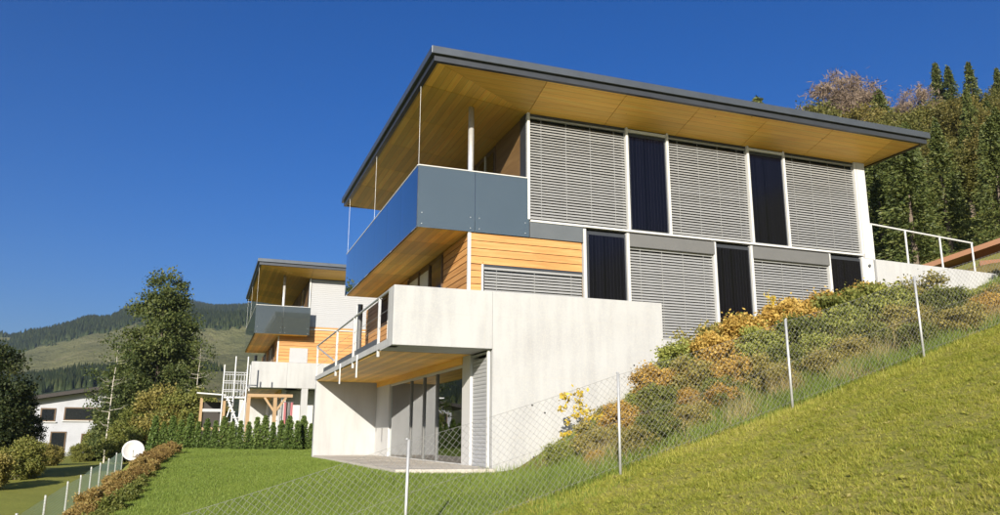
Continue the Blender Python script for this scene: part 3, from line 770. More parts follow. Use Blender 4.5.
def limb_mesh(rs, h, r0, C, z_base, n_limbs=14, lean=0.03):
    """tapered trunk in bent segments with limbs reaching clump centres"""
    m = MB(); pts = []
    ns = 6; off = np.zeros(2)
    for i in range(ns + 1):
        pts.append((off[0], off[1], h * i / ns)); off = off + rs.normal(size=2) * lean * h / ns
    for i in range(ns): m.tube(pts[i], pts[i + 1], r0 * (1 - 0.85 * i / ns), 7, r0 * (1 - 0.85 * (i + 1) / ns))
    for c in C[rs.permutation(len(C))[:n_limbs]]:
        t = np.clip((c[2] - 0.35 * np.hypot(c[0], c[1])) / h, 0.12, 0.92); i = min(int(t * ns), ns - 1); f = t * ns - i
        s = np.array(pts[i]) * (1 - f) + np.array(pts[i + 1]) * f
        mid = s * 0.45 + c * 0.55 + np.array([0, 0, -0.06 * h * 0.3]); rr = r0 * (1 - 0.85 * t) * 0.5
        m.tube(s, mid, rr, 5, rr * 0.6); m.tube(mid, c, rr * 0.6, 4, rr * 0.15)
    return m
TREES = {}
def broad_tree(key, seed, h, axes, zc, n_cl, per, cl_r, leaf, leaf_mat, bark='bark', r0=0.2, shape='ellipsoid', limbs=16, aspect=1.6):
    rs = np.random.default_rng(seed); P, C = clump_points(rs, n_cl, per, np.array(axes), cl_r, shape)
    P = P + np.array([0, 0, zc]); C = C + np.array([0, 0, zc])
    Vq, Fq, vv = leaf_quads(P, leaf, rs, 0.0 if aspect < 3 else 0.6, aspect)
    cr = mesh_from(Vq, Fq, False, vv, 'crown'); cr.materials.append(MATS[leaf_mat])
    tm = limb_mesh(rs, h * 0.93, r0, C, 0, limbs).mesh('trunk'); tm.materials.append(MATS[bark])
    TREES[key] = (cr, tm, (Vq, Fq, vv))
def conifer(key, seed, h, rad, leaf_mat='leaf_conifer', whorls=26, per=9, seg=7, z0=0.06, size=0.3, shp=0.9):
    """spruce: whorls of drooping branches hung with needle sprays"""
    rs = np.random.default_rng(seed); P = []; D = []
    for k in range(whorls):
        t = z0 + (0.985 - z0) * k / whorls; r_ = rad * (1 - t) ** shp * rs.uniform(0.8, 1.15) + 0.05
        for b in range(per):
            a = rs.uniform(0, 2 * math.pi); rb = r_ * rs.uniform(0.7, 1.12)
            for q in range(seg):
                u = (q + rs.uniform(0.1, 0.9)) / seg
                if u < 0.15: continue
                z = t * h - 0.28 * rb * u * u + 0.06 * rb * u + rs.normal() * 0.05 * rad
                P.append((math.cos(a) * rb * u, math.sin(a) * rb * u, z)); D.append((math.cos(a), math.sin(a), -0.35))
    P = np.array(P) + rs.normal(size=(len(P), 3)) * size * 0.25; D = np.array(D)
    Vq, Fq, vv = leaf_quads(P, size, rs, 0.0, 2.2, D, 1.6)
    cr = mesh_from(Vq, Fq, False, vv, 'crown'); cr.materials.append(MATS[leaf_mat])
    m = MB().tube((0, 0, -0.3), (0, 0, h * 0.96), rad * 0.07, 7, 0.02); tm = m.mesh('trunk'); tm.materials.append(MATS['bark'])
    TREES[key] = (cr, tm, (Vq, Fq, vv))
def plant(name, key, label, cat, x, y, scale=1.0, rz=None, group=None, sz=None, dz=-0.15, parts=('crown', 'trunk')):
    t = thing(name, label, cat, (x, y, float(H(x, y)) + dz), random.uniform(0, 6.28) if rz is None else rz, group)
    t.scale = (scale, scale, scale if sz is None else sz)
    link(parts[0], TREES[key][0], None, t); link(parts[1], TREES[key][1], None, t)
    return t
def pol(az, r): return CAM[0] + r * math.cos(R(az)), CAM[1] + r * math.sin(R(az))

# --- left: big ash group
broad_tree('ash', 11, 15.2, (4.6, 4.6, 7.6), 8.0, 330, 190, 0.7, 0.14, 'leaf_ash', 'bark', 0.24, 'cone', 40)
broad_tree('dark', 12, 9.0, (3.1, 3.1, 4.2), 5.2, 150, 260, 0.65, 0.12, 'leaf_dark', 'bark', 0.2, 'ellipsoid', 24)
broad_tree('sparse', 13, 9.5, (1.7, 1.7, 4.0), 6.0, 60, 26, 0.5, 0.12, 'leaf_ash', 'bark_pale', 0.06, 'ellipsoid', 26)
broad_tree('bush', 14, 4.2, (2.4, 2.4, 2.0), 2.1, 110, 190, 0.45, 0.11, 'leaf_green', 'bark', 0.08, 'ellipsoid', 14)
broad_tree('bush_olive', 15, 4.2, (2.4, 2.4, 2.0), 2.1, 110, 170, 0.45, 0.11, 'leaf_olive', 'bark', 0.08, 'ellipsoid', 14)
plant('ash_tree', 'ash', 'tall pointed green tree in front of the mountain on the left', 'tree', *pol(93.1, 72), 1.0)
plant('ash_tree', 'ash', 'narrower green tree leaning on the left side of the tall pointed one', 'tree', *pol(94.8, 72), 0.55)
plant('ash_tree', 'ash', 'lower green tree on the right side of the tall pointed one', 'tree', *pol(91.7, 76), 0.6)
plant('birch_tree', 'sparse', 'thin bare birch with a pale trunk left of the tall tree', 'tree', *pol(95.7, 66), 1.0)
plant('birch_tree', 'sparse', 'thin birch with few leaves right of the tall tree', 'tree', *pol(90.6, 68), 0.85)
plant('dark_tree', 'dark', 'dark broad tree cut off by the left picture edge', 'tree', *pol(103.0, 46), 0.72)
plant('dark_tree', 'dark', 'lower dark tree between the left edge and the white chalet', 'tree', *pol(101.0, 52), 0.5)
k = 0
lbl = ['leafy bush right of the white chalet wall', 'bush under the tall tree behind the dish', 'bush under the tall tree left of the thuja row', 'bush behind the left end of the thuja row',
       'olive bush behind the thuja row beside the timber posts', 'bush left of the timber posts', 'low bush before the white chalet', 'low bush left of the white chalet door', 'low bush at the foot of the dark tree', 'bush below the garden fence line', 'bush on the valley side of the chalet']
for az, r_, s_, ky in ((94.5, 66, 0.6, 'bush'), (94.0, 60, 0.8, 'bush'), (92.9, 58, 0.9, 'bush'), (92.2, 57, 0.9, 'bush_olive'), (91.0, 56, 0.8, 'bush'), (90.3, 58, 0.75, 'bush_olive'),
                      (97.0, 70, 0.36, 'bush'), (98.9, 62, 0.40, 'bush_olive'), (100.4, 45, 0.5, 'bush'), (102.2, 40, 0.45, 'bush_olive'), (95.9, 84, 0.7, 'bush')):
    plant('bush', ky, lbl[k], 'bush', *pol(az, r_), s_, group='bushes below the mountain'); k += 1

ORD = ['first', 'second', 'third', 'fourth', 'fifth', 'sixth', 'seventh', 'eighth', 'ninth', 'tenth', 'eleventh', 'twelfth', 'thirteenth', 'fourteenth', 'fifteenth', 'sixteenth', 'seventeenth', 'eighteenth', 'nineteenth', 'twentieth']
ORD += ['twenty-' + o_ for o_ in ORD[:9]] + ['thirtieth'] + ['thirty-' + o_ for o_ in ORD[:9]]
# --- thuja row before the second house
conifer('thuja', 21, 1.85, 0.33, 'leaf_thuja', 34, 14, 5, 0.0, 0.06, 0.6)
for i in range(20):
    f = i / 19; x, y = pol(92.9 - 10.1 * f, 36.0 - 1.0 * f)
    if x > -2.9 and y < 19: y = 19
    plant('thuja', 'thuja', ORD[i] + ' small thuja from the left in the row before the second house', 'thuja', x, y, random.uniform(0.62, 0.82), group='thuja row', dz=-0.05)

# --- low rust hedge along the left lawn edge: single shrubs
broad_tree('hedge_rust', 31, 0.75, (0.62, 0.62, 0.36), 0.34, 60, 110, 0.13, 0.04, 'leaf_rust', 'bark', 0.02, 'ellipsoid', 10)
broad_tree('hedge_green', 32, 0.75, (0.5, 0.5, 0.34), 0.32, 50, 60, 0.14, 0.06, 'leaf_green', 'bark', 0.02, 'ellipsoid', 10)
for i in range(19):
    y = -2.6 + i * 1.02; x = -9.0 + 0.07 * max(0, y) + random.uniform(-0.12, 0.12)
    plant('hedge_shrub', 'hedge_rust', ORD[i] + ' nearest rust brown shrub in the border along the left lawn edge', 'shrub', x, y, random.uniform(0.5, 0.66), group='rust border shrubs', dz=-0.05)
for i in range(9):
    y = -1.5 + i * 1.15; x = -8.45 + 0.06 * max(0, y) + random.uniform(-0.1, 0.1)
    plant('border_shrub', 'hedge_green', ORD[i] + ' nearest low green shrub on the lawn side of the rust border', 'shrub', x, y, random.uniform(0.35, 0.55), group='green border shrubs', dz=-0.05)

# --- shrubs on the bank between fence and house
broad_tree('sh_orange', 41, 1.0, (0.62, 0.55, 0.5), 0.5, 55, 120, 0.17, 0.042, 'leaf_orange', 'bark', 0.02, 'ellipsoid', 16)
broad_tree('sh_green', 42, 1.0, (0.66, 0.6, 0.5), 0.5, 60, 120, 0.18, 0.046, 'leaf_green', 'bark', 0.02, 'ellipsoid', 16)
broad_tree('sh_dark', 43, 1.0, (0.62, 0.55, 0.48), 0.5, 60, 120, 0.17, 0.040, 'leaf_bank', 'bark', 0.02, 'ellipsoid', 16)
broad_tree('sh_olive', 44, 1.0, (0.62, 0.55, 0.5), 0.5, 55, 90, 0.18, 0.045, 'leaf_olive', 'bark', 0.02, 'ellipsoid', 16)
broad_tree('sh_lemon', 45, 1.25, (0.85, 0.5, 0.55), 0.8, 30, 12, 0.10, 0.055, 'leaf_lemon', 'bark', 0.012, 'ellipsoid', 28)
bank = [  # x, y, scale, kind
    (0.15, -3.3, 0.55, 'sh_olive'), (0.9, -2.6, 0.62, 'sh_orange'), (1.5, -3.0, 0.62, 'sh_green'), (2.0, -2.0, 0.75, 'sh_orange'), (2.5, -2.8, 0.7, 'sh_olive'), (1.2, -1.6, 0.5, 'sh_olive'),
    (2.9, -1.6, 0.85, 'sh_dark'), (3.3, -2.4, 0.85, 'sh_orange'), (3.7, -1.4, 0.95, 'sh_olive'), (4.0, -2.8, 0.8, 'sh_dark'), (4.4, -1.9, 0.95, 'sh_orange'), (4.9, -1.2, 0.9, 'sh_dark'),
    (4.9, -3.0, 0.8, 'sh_green'), (5.4, -2.2, 1.0, 'sh_orange'), (6.0, -1.6, 0.95, 'sh_orange'), (5.9, -3.2, 0.8, 'sh_dark'), (6.6, -2.5, 0.95, 'sh_green'), (7.0, -1.7, 0.9, 'sh_orange'),
    (7.5, -3.0, 0.9, 'sh_dark'), (7.9, -2.1, 0.9, 'sh_green'), (8.4, -1.5, 0.85, 'sh_orange'), (8.6, -2.9, 0.9, 'sh_olive'), (9.3, -2.2, 0.6, 'sh_green'), (9.9, -3.0, 0.55, 'sh_dark'),
    (10.5, -2.2, 0.4, 'sh_green'), (11.0, -3.0, 0.5, 'sh_olive'), (11.6, -2.3, 0.4, 'sh_dark'), (12.3, -2.9, 0.5, 'sh_orange'), (13.0, -2.2, 0.5, 'sh_green'), (13.8, -2.8, 0.6, 'sh_olive'), (12.0, -1.4, 0.3, 'sh_orange'), (14.8, -1.2, 0.8, 'sh_green'),
    (2.2, -4.0, 0.5, 'sh_green'), (3.2, -3.9, 0.55, 'sh_olive'), (4.4, -4.1, 0.6, 'sh_dark'), (5.4, -4.3, 0.6, 'sh_green'), (6.6, -4.2, 0.65, 'sh_olive'), (7.8, -4.2, 0.7, 'sh_green'), (9.0, -4.2, 0.5, 'sh_dark'), (10.3, -4.3, 0.5, 'sh_green'), (11.6, -4.2, 0.5, 'sh_orange'), (13, -4.3, 0.55, 'sh_green')]
rb = random.Random(4)
for i in range(52):
    y = rb.uniform(-5.9, -0.9); x = rb.uniform(max(-0.6, -2.0 + 0.42 * (y + 6.2)), 9.5)
    bank.append((x, y, rb.uniform(0.28, 0.6) * (1.0 if y < -2.5 else 1.2), rb.choice(['sh_orange', 'sh_orange', 'sh_olive', 'sh_olive', 'sh_green', 'sh_dark'])))
bank.sort(key=lambda b: -math.atan2(b[1] - CAM[1], b[0] - CAM[0]))
cnt = {}
kinds = {'sh_orange': 'orange-brown autumn shrub', 'sh_green': 'yellow-green leafy shrub', 'sh_dark': 'dark green low shrub', 'sh_olive': 'olive brown dry shrub'}
for (x, y, s_, ky) in bank:
    cnt[ky] = cnt.get(ky, -1) + 1
    plant('shrub', ky, ORD[cnt[ky]] + ' ' + kinds[ky] + ' from the left on the overgrown bank', 'shrub', x, y, s_ * 1.12, group=kinds[ky] + 's on the bank', dz=-0.08)
plant('yellow_shrub', 'sh_lemon', 'young yellow-leaved shrub against the concrete wall behind the fence', 'shrub', 0.45, -1.6, 1.0, group=None)
plant('yellow_flower', 'sh_lemon', 'bright yellow flowering plant by the dark solar panel', 'flower', 5.6, -1.3, 0.42, sz=1.1)

# --- grasses
def blades(P, hgt, wid, rs, lean=0.5, segs=1):
    n = len(P); a = rs.uniform(0, 2 * np.pi, n); hh_ = hgt * rs.uniform(0.55, 1.35, n)
    side = np.stack([np.cos(a), np.sin(a), np.zeros(n)], 1) * (wid * rs.uniform(0.7, 1.3, n))[:, None] * 0.5
    b = rs.uniform(0, 2 * np.pi, n); le = lean * rs.uniform(0, 1, n) * hh_
    tip = P + np.stack([np.cos(b) * le, np.sin(b) * le, hh_], 1)
    vv = rs.uniform(0, 1, n)
    if segs == 1:
        V_ = np.stack([P - side, P + side, tip], 1).reshape(-1, 3); return V_, np.arange(3 * n).reshape(n, 3), np.repeat(vv, 3)
    mid = P + np.stack([np.cos(b) * le * 0.3, np.sin(b) * le * 0.3, hh_ * 0.6], 1)
    V_ = np.stack([P - side, P + side, mid + side * 0.8, tip, mid - side * 0.8], 1).reshape(-1, 3)
    i = np.arange(n)[:, None] * 5
    return V_, np.concatenate([i + np.array([[0, 1, 2, 4]])]), np.repeat(vv, 5), np.concatenate([i + np.array([[4, 2, 3, 3]])])
def scatter(n, xr, yr, rs, keep=None):
    P = np.stack([rs.uniform(*xr, n), rs.uniform(*yr, n)], 1)
    if keep is not None: P = P[keep(P[:, 0], P[:, 1])]
    return np.concatenate([P, Hnear(P[:, 0], P[:, 1])[:, None] - 0.008], 1)
rs = np.random.default_rng(5)
def in_view(x, y, lo=30, hi=112, pad=0.0):
    az = np.degrees(np.arctan2(y - CAM[1], x - CAM[0])); return (az > lo) & (az < hi)
def patch(x, y): return wob(x, y, 0.45) + 0.6 * wob(x, y, 0.17, 2)
def meadow_keep(x, y): return in_view(x, y, 28, 80) & (np.hypot(x - CAM[0], y - CAM[1]) > 4.0) & (rs.uniform(-2.0, 0.25, len(x)) < patch(x, y))
Tm = scatter(120000, (-5.5, 13), (-14.5, -5.7), rs, meadow_keep)
NB = 12; nt = len(Tm)
tsz = np.repeat(rs.uniform(0.5, 1.5, nt) ** 1.3 * (0.85 + 0.3 * wob(Tm[:, 0], Tm[:, 1], 0.6)), NB)
ang = rs.uniform(0, 2 * np.pi, nt * NB); rad = np.sqrt(rs.uniform(0, 1, nt * NB)) * 0.026 * tsz
base = np.repeat(Tm, NB, 0) + np.stack([np.cos(ang) * rad, np.sin(ang) * rad, np.zeros(nt * NB)], 1)
hh_ = 0.034 * tsz * rs.uniform(0.4, 1.25, nt * NB); out = hh_ * rs.uniform(0.2, 1.5, nt * NB)
tipv = base + np.stack([np.cos(ang) * out, np.sin(ang) * out, hh_], 1)
sda = ang + np.pi / 2 + rs.normal(size=nt * NB) * 0.5; wd_ = (0.0038 * rs.uniform(0.6, 1.7, nt * NB))[:, None]
sdv = np.stack([np.cos(sda), np.sin(sda), np.zeros(nt * NB)], 1) * wd_
Vb = np.stack([base - sdv, base + sdv, tipv], 1).reshape(-1, 3); Fb = np.arange(3 * nt * NB).reshape(-1, 3)
tv = np.repeat(np.clip(rs.normal(0.46, 0.19, nt) + 0.16 * wob(Tm[:, 0], Tm[:, 1], 0.9, 3) + 0.2 * wob(Tm[:, 0], Tm[:, 1], 0.3, 6), 0, 1), NB)
vb = np.repeat(np.clip(tv + rs.normal(size=nt * NB) * 0.15, 0, 1), 3)
g = link('meadow_grass', mesh_from(Vb, Fb, False, vb), 'grass_blade'); tag(g, 'rough olive meadow grass on the slope in the foreground', 'grass', kind='stuff')
Wd = scatter(700, (-5, 12), (-14, -6.4), rs, lambda x, y: in_view(x, y, 28, 80) & (np.hypot(x - CAM[0], y - CAM[1]) > 4.0))
NW = 8; wa = rs.uniform(0, 2 * np.pi, len(Wd) * NW); wl = 0.042 * np.repeat(rs.uniform(0.5, 1.3, len(Wd)), NW) * rs.uniform(0.6, 1.2, len(Wd) * NW)
c0 = np.repeat(Wd, NW, 0) + np.array([0, 0, 0.02]); dr = np.stack([np.cos(wa), np.sin(wa), rs.uniform(0.1, 0.8, len(wa))], 1); sd2 = np.stack([-np.sin(wa), np.cos(wa), np.zeros(len(wa))], 1)
Vw = np.stack([c0, c0 + dr * (wl * 0.6)[:, None] + sd2 * (wl * 0.28)[:, None], c0 + dr * wl[:, None], c0 + dr * (wl * 0.6)[:, None] - sd2 * (wl * 0.28)[:, None]], 1).reshape(-1, 3)
g = link('meadow_weeds', mesh_from(Vw, np.arange(len(Vw)).reshape(-1, 4), False, np.repeat(np.repeat(rs.uniform(0, 1, len(Wd)), NW), 4)), 'grass_blade'); tag(g, 'broad-leaved weeds scattered through the foreground meadow', 'weeds', kind='stuff')
Pl = scatter(420000, (-8.4, 0.5), (-7.0, 22), rs, lambda x, y: in_view(x, y, 50, 110) & ~((x > -3.2) & (y > -0.5) & (y < 12.4)) & (x < -0.2) & (x < -1.6 + 0.33 * (y + 6.2) + rs.normal(size=len(x)) * 0.4) & (rs.uniform(0, 1, len(x)) < 14 / (np.hypot(x - CAM[0], y - CAM[1]))))
Vb, Fb, vb = blades(Pl, 0.05, 0.012, rs, 0.8)
g = link('lawn_grass', mesh_from(Vb, Fb, False, vb), 'grass_lawn'); tag(g, 'mown green lawn around the house', 'grass', kind='stuff')
# tall dry and green grass on the bank and along the fence
def bank_keep(x, y): return (x > -2.4 + 0.33 * (y + 6.2) + rs.normal(size=len(x)) * 0.45) & (rs.uniform(-0.9, 0.8, len(x)) < wob(x, y, 0.6, 1)) & (x < 15)
Pb = scatter(110000, (-2.4, 15), (-6.3, -0.4), rs, bank_keep)
Vb, Fb, vb = blades(Pb, 0.20, 0.012, rs, 0.8)
g = link('bank_grass', mesh_from(Vb, Fb, False, vb), 'grass_lawn'); tag(g, 'long green grass between the shrubs on the bank', 'grass', kind='stuff')
Pd = scatter(60000, (-1.8, 14), (-5.9, -1.2), rs, lambda x, y: (x > -1.6 + 0.4 * (y + 6.2)) & (wob(x, y, 0.5, 5) + rs.normal(size=len(x)) * 0.2 > 0.42))
Vb, Fb, vb = blades(Pd, 0.42, 0.006, rs, 0.9)
g = link('dry_grass', mesh_from(Vb, Fb, False, vb), 'grass_dry'); tag(g, 'tall straw-coloured dry grass tufts on the bank', 'grass', kind='stuff')
Pf = scatter(24000, (-10, 14), (-6.9, -5.9), rs, lambda x, y: in_view(x, y) & (rs.uniform(-0.8, 0.8, len(x)) < wob(x, y, 0.5, 7)))
Vb, Fb, vb = blades(Pf, 0.09, 0.008, rs, 0.9)
g = link('fence_grass', mesh_from(Vb, Fb, False, vb), 'grass_blade'); tag(g, 'longer uncut grass along the foot of the chain link fence', 'grass', kind='stuff')

# --- wooded hill behind the house on the right
conifer('spruce', 51, 15.0, 3.3, 'leaf_conifer', 27, 22, 20, 0.05, 0.13, 0.85)
conifer('spruce_b', 52, 13.0, 3.6, 'leaf_conifer', 24, 22, 20, 0.05, 0.14, 0.78)
broad_tree('oak', 53, 11.0, (3.6, 3.6, 4.4), 6.6, 190, 150, 0.8, 0.14, 'leaf_yellow', 'bark', 0.2, 'ellipsoid', 24)
broad_tree('beech', 54, 11.0, (3.4, 3.4, 4.6), 6.4, 190, 150, 0.8, 0.14, 'leaf_beech', 'bark', 0.2, 'ellipsoid', 24)
broad_tree('birch', 55, 12.0, (2.2, 2.2, 4.6), 7.4, 100, 80, 0.75, 0.16, 'leaf_yellow', 'bark_pale', 0.15, 'ellipsoid', 26)
broad_tree('bare', 56, 12.0, (2.9, 2.9, 4.8), 7.2, 170, 80, 0.7, 0.055, 'twig_brown', 'bark', 0.17, 'ellipsoid', 130, 11)
HN = {'spruce': ('spruce_tree', 'dark green spruce'), 'spruce_b': ('spruce_tree', 'broad dark spruce'), 'oak': ('oak_tree', 'golden yellow broadleaf tree'), 'beech': ('beech_tree', 'olive brown broadleaf tree'),
      'birch': ('birch_tree', 'yellow birch with a pale trunk'), 'bare': ('bare_tree', 'leafless grey-brown tree')}
TREE_H = {'spruce': 15.0, 'spruce_b': 13.0, 'oak': 11.4, 'beech': 11.4, 'birch': 12.3, 'bare': 12.3}
hill_trees = [ # az, r, slope of the sight line to the tip, kind, where
    (50.6, 100, 0.432, 'spruce_b', 'peeping over the roof edge near its middle'), (47.3, 95, 0.412, 'oak', 'first above the right half of the roof'), (48.3, 100, 0.405, 'bare', 'just left of the golden trees above the roof'),
    (45.2, 100, 0.445, 'bare', 'tallest against the sky above the roof'), (44.2, 98, 0.438, 'bare', 'beside the tallest bare crown above the roof'), (43.6, 90, 0.395, 'beech', 'in front of the bare crowns above the roof'), (42.6, 95, 0.415, 'spruce_b', 'between the bare crowns and the birches'),
    (42.7, 80, 0.370, 'birch', 'with the leftmost white stem above the roof edge'), (40.6, 78, 0.370, 'birch', 'with the white stem nearest the roof tip'), (41.6, 84, 0.385, 'birch', 'with the middle white stem above the roof edge'),
    (40.3, 100, 0.410, 'bare', 'left of the skyline spruces'), (39.0, 105, 0.436, 'spruce', 'highest on the right skyline'), (38.3, 104, 0.428, 'spruce', 'second on the right skyline'), (37.1, 104, 0.428, 'spruce', 'third on the right skyline'), (35.6, 100, 0.413, 'spruce', 'at the right picture edge on the skyline'),
    (43.4, 58, 0.300, 'spruce_b', 'close behind the white end wall of the house'), (42.2, 56, 0.270, 'spruce', 'above the middle of the guard rail'), (40.9, 58, 0.290, 'spruce_b', 'above the right half of the guard rail'), (39.6, 56, 0.260, 'spruce', 'above the right end of the guard rail'), (38.0, 66, 0.280, 'beech', 'above the brown hut roof'), (44.6, 60, 0.330, 'spruce', 'half hidden by the end wall of the house')]
for az, r_, s_, ky, where in hill_trees:
    nm, lb = HN[ky]; x, y = pol(az, r_); s_ = (s_ * r_ + 0.83 - float(H(x, y))) / TREE_H[ky]; plant(nm, ky, lb + ' ' + where, 'tree', x, y, s_)
# the rest of the wood reads as one mass
rs = np.random.default_rng(77)
cand = []
for r_ in np.arange(40, 122, 4.0):
    for az in np.arange(28.5, 55, 165.0 / r_):
        cand.append((az + rs.uniform(-1.0, 1.0), r_ + rs.uniform(-1.8, 1.8)))
KEYS = ['beech', 'oak', 'spruce', 'spruce_b']
pts, idx, rot, scl = [], [], [], []
tm = MB()
for az, r_ in cand:
    if (r_ < 70 and az > 46.5) or az > 53: continue
    ky = rs.choice(KEYS, p=[0.34, 0.28, 0.2, 0.18] if az < 44 else [0.35, 0.3, 0.2, 0.15])
    if r_ < 58: ky = rs.choice(KEYS, p=[0.08, 0.06, 0.44, 0.42])
    x, y = pol(az, r_); z = float(H(x, y)) - 0.2
    s_ = min(rs.uniform(0.38, 0.58) if r_ < 58 else rs.uniform(0.48, 0.78), (rs.uniform(0.34, 0.40) * r_ - z + 0.7) / TREE_H[ky])
    if s_ < 0.25: continue
    pts.append((x, y, z)); idx.append(KEYS.index(ky)); rot.append(rs.uniform(0, 6.28)); q_ = s_ * rs.uniform(0.9, 1.35); scl += [q_, q_ * rs.uniform(0.85, 1.15), s_]
    tm.tube((x, y, z), (x, y, z + 8 * s_), 0.2, 5, 0.08)
me = bpy.data.meshes.new('hill_forest'); me.from_pydata(pts, [], [])
for nm, ty, vals in (('kind_index', 'INT', idx), ('turn', 'FLOAT', rot), ('size', 'FLOAT_VECTOR', scl)):
    a = me.attributes.new(nm, ty, 'POINT'); a.data.foreach_set('vector' if ty == 'FLOAT_VECTOR' else 'value', vals)
hf = link('hill_forest', me); tag(hf, 'mixed autumn wood covering the hill behind the house', 'forest', kind='stuff')
gn = bpy.data.node_groups.new('wood_scatter', 'GeometryNodeTree')
gn.interface.new_socket('Geometry', in_out='INPUT', socket_type='NodeSocketGeometry'); gn.interface.new_socket('Geometry', in_out='OUTPUT', socket_type='NodeSocketGeometry')
gi = gn.nodes.new('NodeGroupInput'); go = gn.nodes.new('NodeGroupOutput')
gti = gn.nodes.new('GeometryNodeGeometryToInstance')
for ky in reversed(KEYS):
    src = next(o for o in bpy.data.objects if o.data == TREES[ky][0])
    oi = gn.nodes.new('GeometryNodeObjectInfo'); oi.inputs['Object'].default_value = src; oi.transform_space = 'ORIGINAL'
    gn.links.new(oi.outputs['Geometry'], gti.inputs[0])
iop = gn.nodes.new('GeometryNodeInstanceOnPoints'); iop.inputs['Pick Instance'].default_value = True
def named(nm, ty):
    n_ = gn.nodes.new('GeometryNodeInputNamedAttribute'); n_.data_type = ty; n_.inputs['Name'].default_value = nm; return n_.outputs['Attribute']
cmb = gn.nodes.new('ShaderNodeCombineXYZ'); gn.links.new(named('turn', 'FLOAT'), cmb.inputs[2])
e2r = gn.nodes.new('FunctionNodeEulerToRotation'); gn.links.new(cmb.outputs[0], e2r.inputs[0])
gn.links.new(gi.outputs[0], iop.inputs['Points']); gn.links.new(gti.outputs[0], iop.inputs['Instance'])
gn.links.new(named('kind_index', 'INT'), iop.inputs['Instance Index']); gn.links.new(e2r.outputs[0], iop.inputs['Rotation']); gn.links.new(named('size', 'FLOAT_VECTOR'), iop.inputs['Scale'])
gn.links.new(iop.outputs[0], go.inputs[0])
hf.modifiers.new('scatter', 'NODES').node_group = gn
link('trunks', tm.mesh(), 'bark', hf)

# --- far conifer woods on the mountain
rs = np.random.default_rng(9)
n = 130000
az = rs.uniform(79, 108, n); r_ = np.sqrt(rs.uniform(430 ** 2, 2050 ** 2, n))
x = CAM[0] + r_ * np.cos(np.radians(az)); y = CAM[1] + r_ * np.sin(np.radians(az))
fs_ = forest_share(x, y) + rs.normal(size=n) * 0.10
kp = fs_ > 0.5; x, y, r_ = x[kp], y[kp], r_[kp]; z = H(x, y)
hh_ = rs.uniform(5, 13, len(x)) * (0.6 + 0.4 * sst(700, 1500, r_)); rr = hh_ * rs.uniform(0.2, 0.34, len(x))
ang = rs.uniform(0, 6.28, len(x))
ring = [np.stack([x + rr * np.cos(ang + q * 2 * math.pi / 5), y + rr * np.sin(ang + q * 2 * math.pi / 5), z - 1.0], 1) for q in range(5)]
V_ = np.stack(ring + [np.stack([x, y, z + hh_], 1)], 1).reshape(-1, 3)
i = np.arange(len(x))[:, None] * 6
F_ = np.concatenate([i + np.array([[q, (q + 1) % 5, 5]]) for q in range(5)])
g = link('mountain_forest', mesh_from(V_, F_, False, np.repeat(rs.uniform(0, 0.6, len(x)), 6)), 'leaf_dark'); tag(g, 'far dark conifer woods on the mountain side', 'forest', kind='stuff')

# ------------------------------------------------------------------ white chalet in the valley
cxh, cyh = pol(97.55, 92); cz = float(H(cxh, cyh)) - 0.3
ch = thing('chalet', 'white chalet with dark sloping roof in the valley on the left', 'house', (cxh, cyh, cz), R(7.5)); ch.scale = (1.22, 1.22, 1.2)
W2 = 3.0
MB().add([(-W2, 0, 0), (W2, 0, 0), (W2, 8, 0), (-W2, 8, 0), (-W2, 0, 4.75), (W2, 0, 5.9), (W2, 8, 5.9), (-W2, 8, 4.75)],
         [(0, 3, 2, 1), (4, 5, 6, 7), (0, 1, 5, 4), (1, 2, 6, 5), (2, 3, 7, 6), (3, 0, 4, 7)]).build('wall', 'chalet_render', ch)
MB().add([(-W2 - 1.2, -0.9, 4.55), (W2 + 0.5, -0.9, 6.03), (W2 + 0.5, 9, 6.03), (-W2 - 1.2, 9, 4.55), (-W2 - 1.2, -0.9, 4.85), (W2 + 0.5, -0.9, 6.33), (W2 + 0.5, 9, 6.33), (-W2 - 1.2, 9, 4.85)],
         [(0, 3, 2, 1), (4, 5, 6, 7), (0, 1, 5, 4), (1, 2, 6, 5), (2, 3, 7, 6), (3, 0, 4, 7)]).build('roof', 'roof_dark', ch)
for (a, b, c, d, nm) in ((-0.9, 1.9, 3.1, 4.2, 'window'), (-2.6, -1.5, 3.0, 4.1, 'window'), (0.55, 1.75, 0.95, 2.05, 'window'), (-1.7, -0.55, 0.2, 2.2, 'door')):
    f = box(nm, 'frame_brown', ch, a, b, -0.06, 0.04, c, d); box('pane', 'dark_window', f, a + 0.1, b - 0.1, -0.075, -0.062, c + 0.1, d - 0.1)
    if nm == 'window': box('sill', 'white_paint', f, a - 0.1, b + 0.1, -0.16, -0.062, c - 0.08, c)

